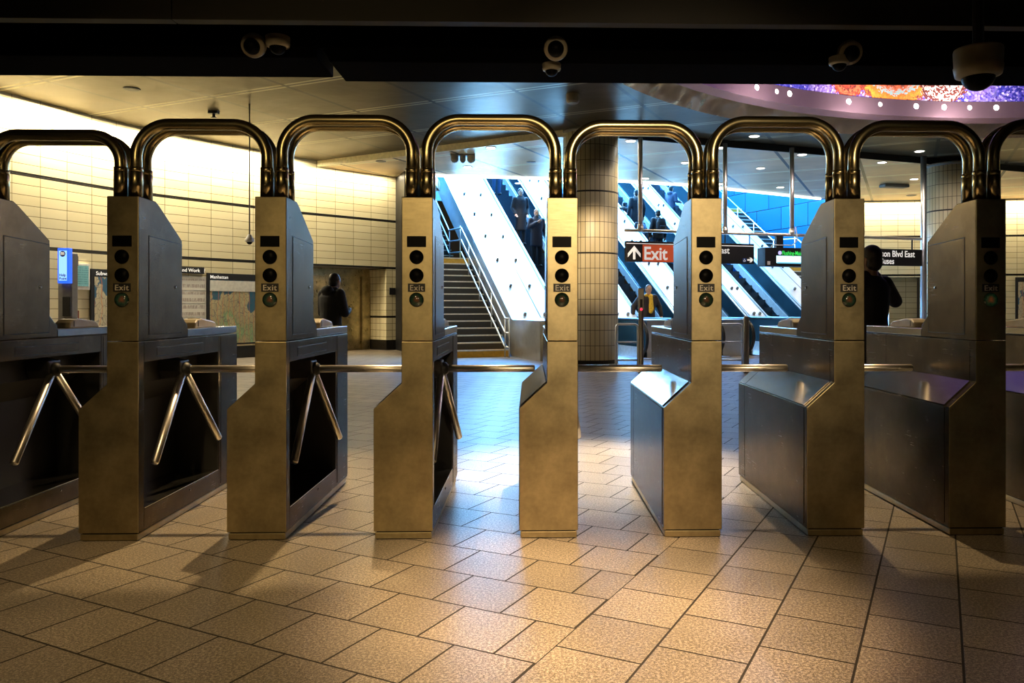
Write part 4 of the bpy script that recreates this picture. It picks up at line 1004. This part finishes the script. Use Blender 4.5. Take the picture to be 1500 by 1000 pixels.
M['map1'] = mat_map('subway_map', (.04, .14, .25), (.62, .56, .38), 1.3); M['map2'] = mat_map('manhattan_map', (.03, .13, .20), (.52, .46, .25), 4.1, 1.2)
M['list_blue'] = mat_list('blue_notice', (.22, .55, .62), (.03, .2, .3)); M['list_white'] = mat_list('white_notice', (.72, .70, .62), (.2, .12, .1), rowh=.16)
M['paper'] = plain('paper', (.7, .68, .6), .4)
def tx(t, s, size, x, z, y, mat='letter', **k): return text_mesh(s, size, M[mat], t, facing((x, -y, z), (1, 0, 0)), **k)
t, part, L, Hh = wallboard('notice_board', 99.5, 129, .62+.95, 1.60+.49, 'pale blue service notice in a white frame right of the lit blue sign', 'poster', base='white')
t, part, L, Hh = t, part, L, Hh
part(.08, .92, .07, Hh-.04, .05, .056, 'notice', M['list_blue'])
t, part, L, Hh = wallboard('subway_map', 131, 184, .45, 2.0, 'framed subway map with black header left of the second turnstile from the left', 'poster')
part(.09, .96, .05, Hh-.16, .05, .056, 'map', M['map1']); tx(t, 'Subway', .11, L*.12, Hh-.125, .058, bold=.01)
t, part, L, Hh = wallboard('header_sign', 236, 297.5, 1.99, 2.14, 'narrow black header sign above the white notices reading Weekend Work', 'sign')
tx(t, 'Weekend Work   ?', .115, L*.12, .035, .056, bold=.01)
t, part, L, Hh = wallboard('notice_board', 252, 301, .35, 1.93, 'white notice sheets in rows under the narrow black header sign', 'poster', base='paper', thick=.03)
for k in range(5): part(.04, .96, Hh*(.04+.19*k), Hh*(.04+.19*k+.165), .03, .034, 'sheet', M['list_white'])
t, part, L, Hh = wallboard('area_map', 302, 373, .33, 2.02, 'large framed Manhattan area map with black header, right of the white notices', 'poster')
part(.05, .98, .04, Hh-.16, .05, .056, 'map', M['map2']); part(.05, .98, Hh-.42, Hh-.17, .056, .06, 'map_key', M['paper']); tx(t, 'Manhattan', .11, L*.05, Hh-.125, .058, bold=.01)
# help point
p_, d_ = on_wall(82)
hp_ = tag(empty('help_point', (p_.x+.45, p_.y-.25, 0), -.1), 'grey help point kiosk with glowing blue sign near the left wall', 'kiosk')
bm = BM(); box(bm, -.21, .07, -.09, .09, 0, 2.25); finish(bm, 'body', M['grey'], hp_, bevel=.02)
M['help_blue'] = emit('help_sign_blue', (.02, .12, 1), 1.5); M['help_pale'] = emit('help_sign_pale', (.25, .5, 1), 1.7)
bm = BM(); box(bm, -.13, .09, -.2, -.09, 1.67, 2.33); sg_ = finish(bm, 'blue_sign', M['help_blue'], hp_, bevel=.01)
bm = BM(); box(bm, -.10, .06, -.204, -.2, 1.72, 2.28); finish(bm, 'sign_face', M['help_pale'], sg_)
M['help_ink'] = plain('help_ink', (.01, .01, .1), .5)
bm = BM(); lathe(bm, [(.055, -.206), (.055, -.21), (0, -.211)], 24, (-.02, 0, 2.22), 'Y'); lg = finish(bm, 'round_emblem', M['help_ink'], sg_)
text_mesh('m', .10, M['letter'], lg, facing((-.058, -.213, 2.2), (1, 0, 0)), bold=.03)
text_mesh('Help', .07, M['help_ink'], sg_, facing((-.09, -.206, 1.80), (1, 0, 0)), bold=.02); text_mesh('Point', .07, M['help_ink'], sg_, facing((-.09, -.206, 1.735), (1, 0, 0)), bold=.02)
bm = BM(); box(bm, -.09, .07, -.13, -.09, 1.05, 1.42); finish(bm, 'speaker_panel', M['black'], hp_, bevel=.01)
p2, d2 = on_wall(103); bm = BM(); box(bm, -.08, .08, -.12, 0, -.1, .1); o = finish(bm, 'wall_speaker', M['black'], loc=(p2.x, p2.y, 2.13), bevel=.01); o.rotation_euler = (0, 0, math.atan2(d2.y, d2.x)); tag(o, 'small black box on the left wall beside the glowing blue sign', 'speaker box')
p2, d2 = on_wall(105); bm = BM(); box(bm, -.12, .12, -.06, 0, -.14, .14); o = finish(bm, 'alarm_box', plain('alarm_brown', (.18, .04, .02), .5), loc=(p2.x, p2.y, 1.02), bevel=.01); o.rotation_euler = (0, 0, math.atan2(d2.y, d2.x)); tag(o, 'small dark red box low on the left wall below the pale blue notice', 'alarm box')
# framed poster on the right wall
sA = rs(1487); q_ = RW0+RD*sA
t = tag(empty('wall_poster', (q_.x, q_.y, .35), math.atan2(RD.y, RD.x)), 'framed map poster on the tiled wall at the right edge of the picture', 'poster')
bm = BM(); box(bm, 0, 1.3, -.05, 0, 0, 1.9); finish(bm, 'frame', M['black'], t, bevel=.005); bm = BM(); box(bm, .08, 1.2, -.056, -.05, .06, 1.74); finish(bm, 'map', M['map1'], t)

# ================================================================== CEILING FITTINGS
M['down'] = emit('downlight_glow', (1, .93, .8), 12)
DN = [(719, 216), (685, 244), (924, 206), (1105, 199), (1056, 216), (1004, 238), (1114, 246), (1175, 226), (945, 261), (1143, 274), (1055, 269), (1347, 221), (1292, 237.5), (1339, 262), (760, 268)]
for i, (u, v_) in enumerate(DN):
    Y = (C2-CZ)*F/(450-v_); X = PX(u, Y)
    lb = 'round recessed downlight in the rear ceiling, '+['above the stairs, larger of two', 'above the stairs, below the dome cameras', 'just right of the tiled column', 'high between the second and third drop poles', 'touching the middle drop pole', 'above the escalators left of the bright turnstile hoop', 'midway between two drop poles', 'right of the right drop pole', 'near the opening beside the left drop pole', 'closest to the light strip above the blue-lit wall', 'low beside the middle drop pole', 'left of the right-hand column top', 'beside the long ceiling seam at the right', 'lowest near the steel post', 'near the opening above the white decks'][i]
    t = tag(empty('downlight', (X, Y, C2)), lb, 'downlight', 'downlights in the rear ceiling')
    bm = BM(); lathe(bm, [(.115, 0), (.13, -.004), (.13, -.012), (.105, -.012), (.10, -.004)], 28); finish(bm, 'trim_ring', M['white'], t, smooth=True)
    bm = BM(); lathe(bm, [(.1, -.006), (.1, -.014)], 24); finish(bm, 'diffuser', M['down'], t)
    light('downlight_beam', 'SPOT', (X, Y, C2-.05), (X, Y, 0), 105, (1, .82, .56), spot_size=1.9, spot_blend=.8, shadow_soft_size=.09)
def domecam(loc, r, label, drop=1.0, side=None, tilt=(0, 0, 0), name='dome_camera'):
    t = tag(empty(name, loc), label, 'camera', 'security cameras on the beam'); t.rotation_euler = tilt
    bm = BM(); lathe(bm, [(0, 0), (r*.98, 0), (r, -r*.1), (r*.97, -r*.75*drop), (r*1.0, -r*.78*drop), (r*.93, -r*1.15*drop), (r*.7, -r*1.25*drop)], 28); finish(bm, 'housing', M['offwhite'], t, smooth=True)
    bm = BM(); lathe(bm, [(r*.68, -r*1.2*drop)]+[(r*.68*math.cos(k*PI/16), -r*1.2*drop-r*.62*math.sin(k*PI/16)) for k in range(1, 9)], 24); finish(bm, 'dome', M['gloss_black'], t, smooth=True)
    return t
Yb = 4.94
domecam((PX(376, Yb), Yb-.03, PZ(68, Yb)), .075, 'small dome camera on the beam, left of the left pair, turned to face the lobby', .6, tilt=(math.radians(-62), 0, 0))
domecam((PX(411, Yb), Yb-.05, PZ(58, Yb)), .075, 'small dome camera on the beam, right of the left pair, pointing down', .7)
domecam((PX(814, Yb), Yb-.03, PZ(73, Yb)), .075, 'square faced camera on the beam above the middle turnstile', .6, tilt=(math.radians(-68), 0, 0))
domecam((PX(808, Yb+.1), Yb+.08, 2.776), .06, 'small dome peeking under the beam above the middle turnstile', .6)
domecam((PX(1243, Yb), Yb-.0, PZ(76, Yb)), .075, 'small camera on the beam above the right-hand hoops, facing the lobby', .6, tilt=(math.radians(-62), 0, 0))
domecam((PX(1221, Yb+.1), Yb+.0, PZ(84, Yb)), .065, 'dark dome camera under the beam just left of the small right camera', .6)
domecam((PX(1433, 4.4), 4.4, PZ(72, 4.4)), .128, 'large cream dome camera hanging at the upper right', 1.0)
bm = BM(); x, y = PX(1433, 4.4), 4.4; tube(bm, [(x, y, PZ(72, 4.4)-.01), (x, y, 3.3)], .03, 10); tag(finish(bm, 'mount_pole', M['black']), 'black ceiling pole holding the large dome camera at upper right', 'mount')
# ceiling bits beyond
Y = (C1-CZ)*F/(450-138); bm = BM(); lathe(bm, [(0, 0), (.12, 0), (.12, -.13), (.09, -.17), (0, -.17)], 24, (PX(839, Y), Y, C1)); tag(finish(bm, 'smoke_detector', M['offwhite'], smooth=False), 'white cylindrical detector on the ceiling in front of the tiled column', 'detector')
def disc_fit(u, v_, zc, r, label, mat='grey', h=.02):
    Y = (zc-CZ)*F/(450-v_); bm = BM(); lathe(bm, [(0, 0), (r, 0), (r, -h*.5), (r*.7, -h), (0, -h)], 24, (PX(u, Y), Y, zc)); tag(finish(bm, 'ceiling_disc', M[mat], smooth=False), label, 'ceiling fitting')
disc_fit(193, 130, C1, .14, 'dark round ceiling fitting at upper left above the bright wall', 'black')
disc_fit(558, 236, C2, .13, 'small dark ceiling disc above the elevator wall')
disc_fit(778, 237, C2, .12, 'small dark ceiling disc left of the tiled column')
disc_fit(1335, 286, C2, .16, 'dark round ceiling disc near the right tiled wall')
Y = 3.73*F/(450-270); bm = BM(); box(bm, -.42, .42, -.16, .16, -.10, 0); o = finish(bm, 'ceiling_vent', M['grey'], loc=(PX(1310, Y), Y, C2), bevel=.03); o.rotation_euler = (0, 0, .2); tag(o, 'dark boxy ceiling unit above the person on the phone', 'ceiling unit')
Y = (C1-CZ)*F/(450-163); bm = BM(); box(bm, -.09, .09, -.06, .06, -.05, 0); lathe(bm, [(.03, -.05), (.03, -.11), (.055, -.12), (.055, -.13)], 12); tag(finish(bm, 'sprinkler_head', M['black'], loc=(PX(313, Y), Y, C1)), 'small black sprinkler above the hoop over the map posters', 'sprinkler')
Y = (C2-CZ)*F/(450-226)
t = tag(empty('camera_cluster', (PX(678, Y), Y, C2), .1), 'cluster of small cameras on the rear ceiling above the stairs', 'camera')
for k, (dx, r) in enumerate(((-.2, .09), (.0, .07), (.2, .1))):
    bm = BM(); lathe(bm, [(0, 0), (r, 0), (r, -.12), (r*.6, -.17), (0, -.19)], 16, (dx, 0, -.03)); finish(bm, 'camera_head', M['grey'] if k != 2 else M['offwhite'], t, smooth=False)
bm = BM(); box(bm, -.3, .3, -.08, .08, -.04, 0); finish(bm, 'mount_plate', M['grey'], t)
# pendant camera on a thin rod at the left
Y = 15.0; t = tag(empty('pendant_camera', (PX(365.5, Y), Y, PZ(350, Y))), 'small white dome camera hanging on a long thin rod in front of the left wall', 'camera')
bm = BM(); tube(bm, [(0, 0, .05), (0, 0, C1-PZ(350, Y))], .014, 8); finish(bm, 'rod', M['grey'], t, smooth=True)
bm = BM(); lathe(bm, [(0, .09), (.035, .085), (.05, .04), (.085, .0), (.085, -.045), (.06, -.06)], 20); finish(bm, 'housing', M['white'], t, smooth=True)
bm = BM(); bmesh.ops.create_uvsphere(bm, u_segments=16, v_segments=10, radius=.055, matrix=Matrix.Translation((0, 0, -.05))); finish(bm, 'dome', M['gloss_black'], t, smooth=True)
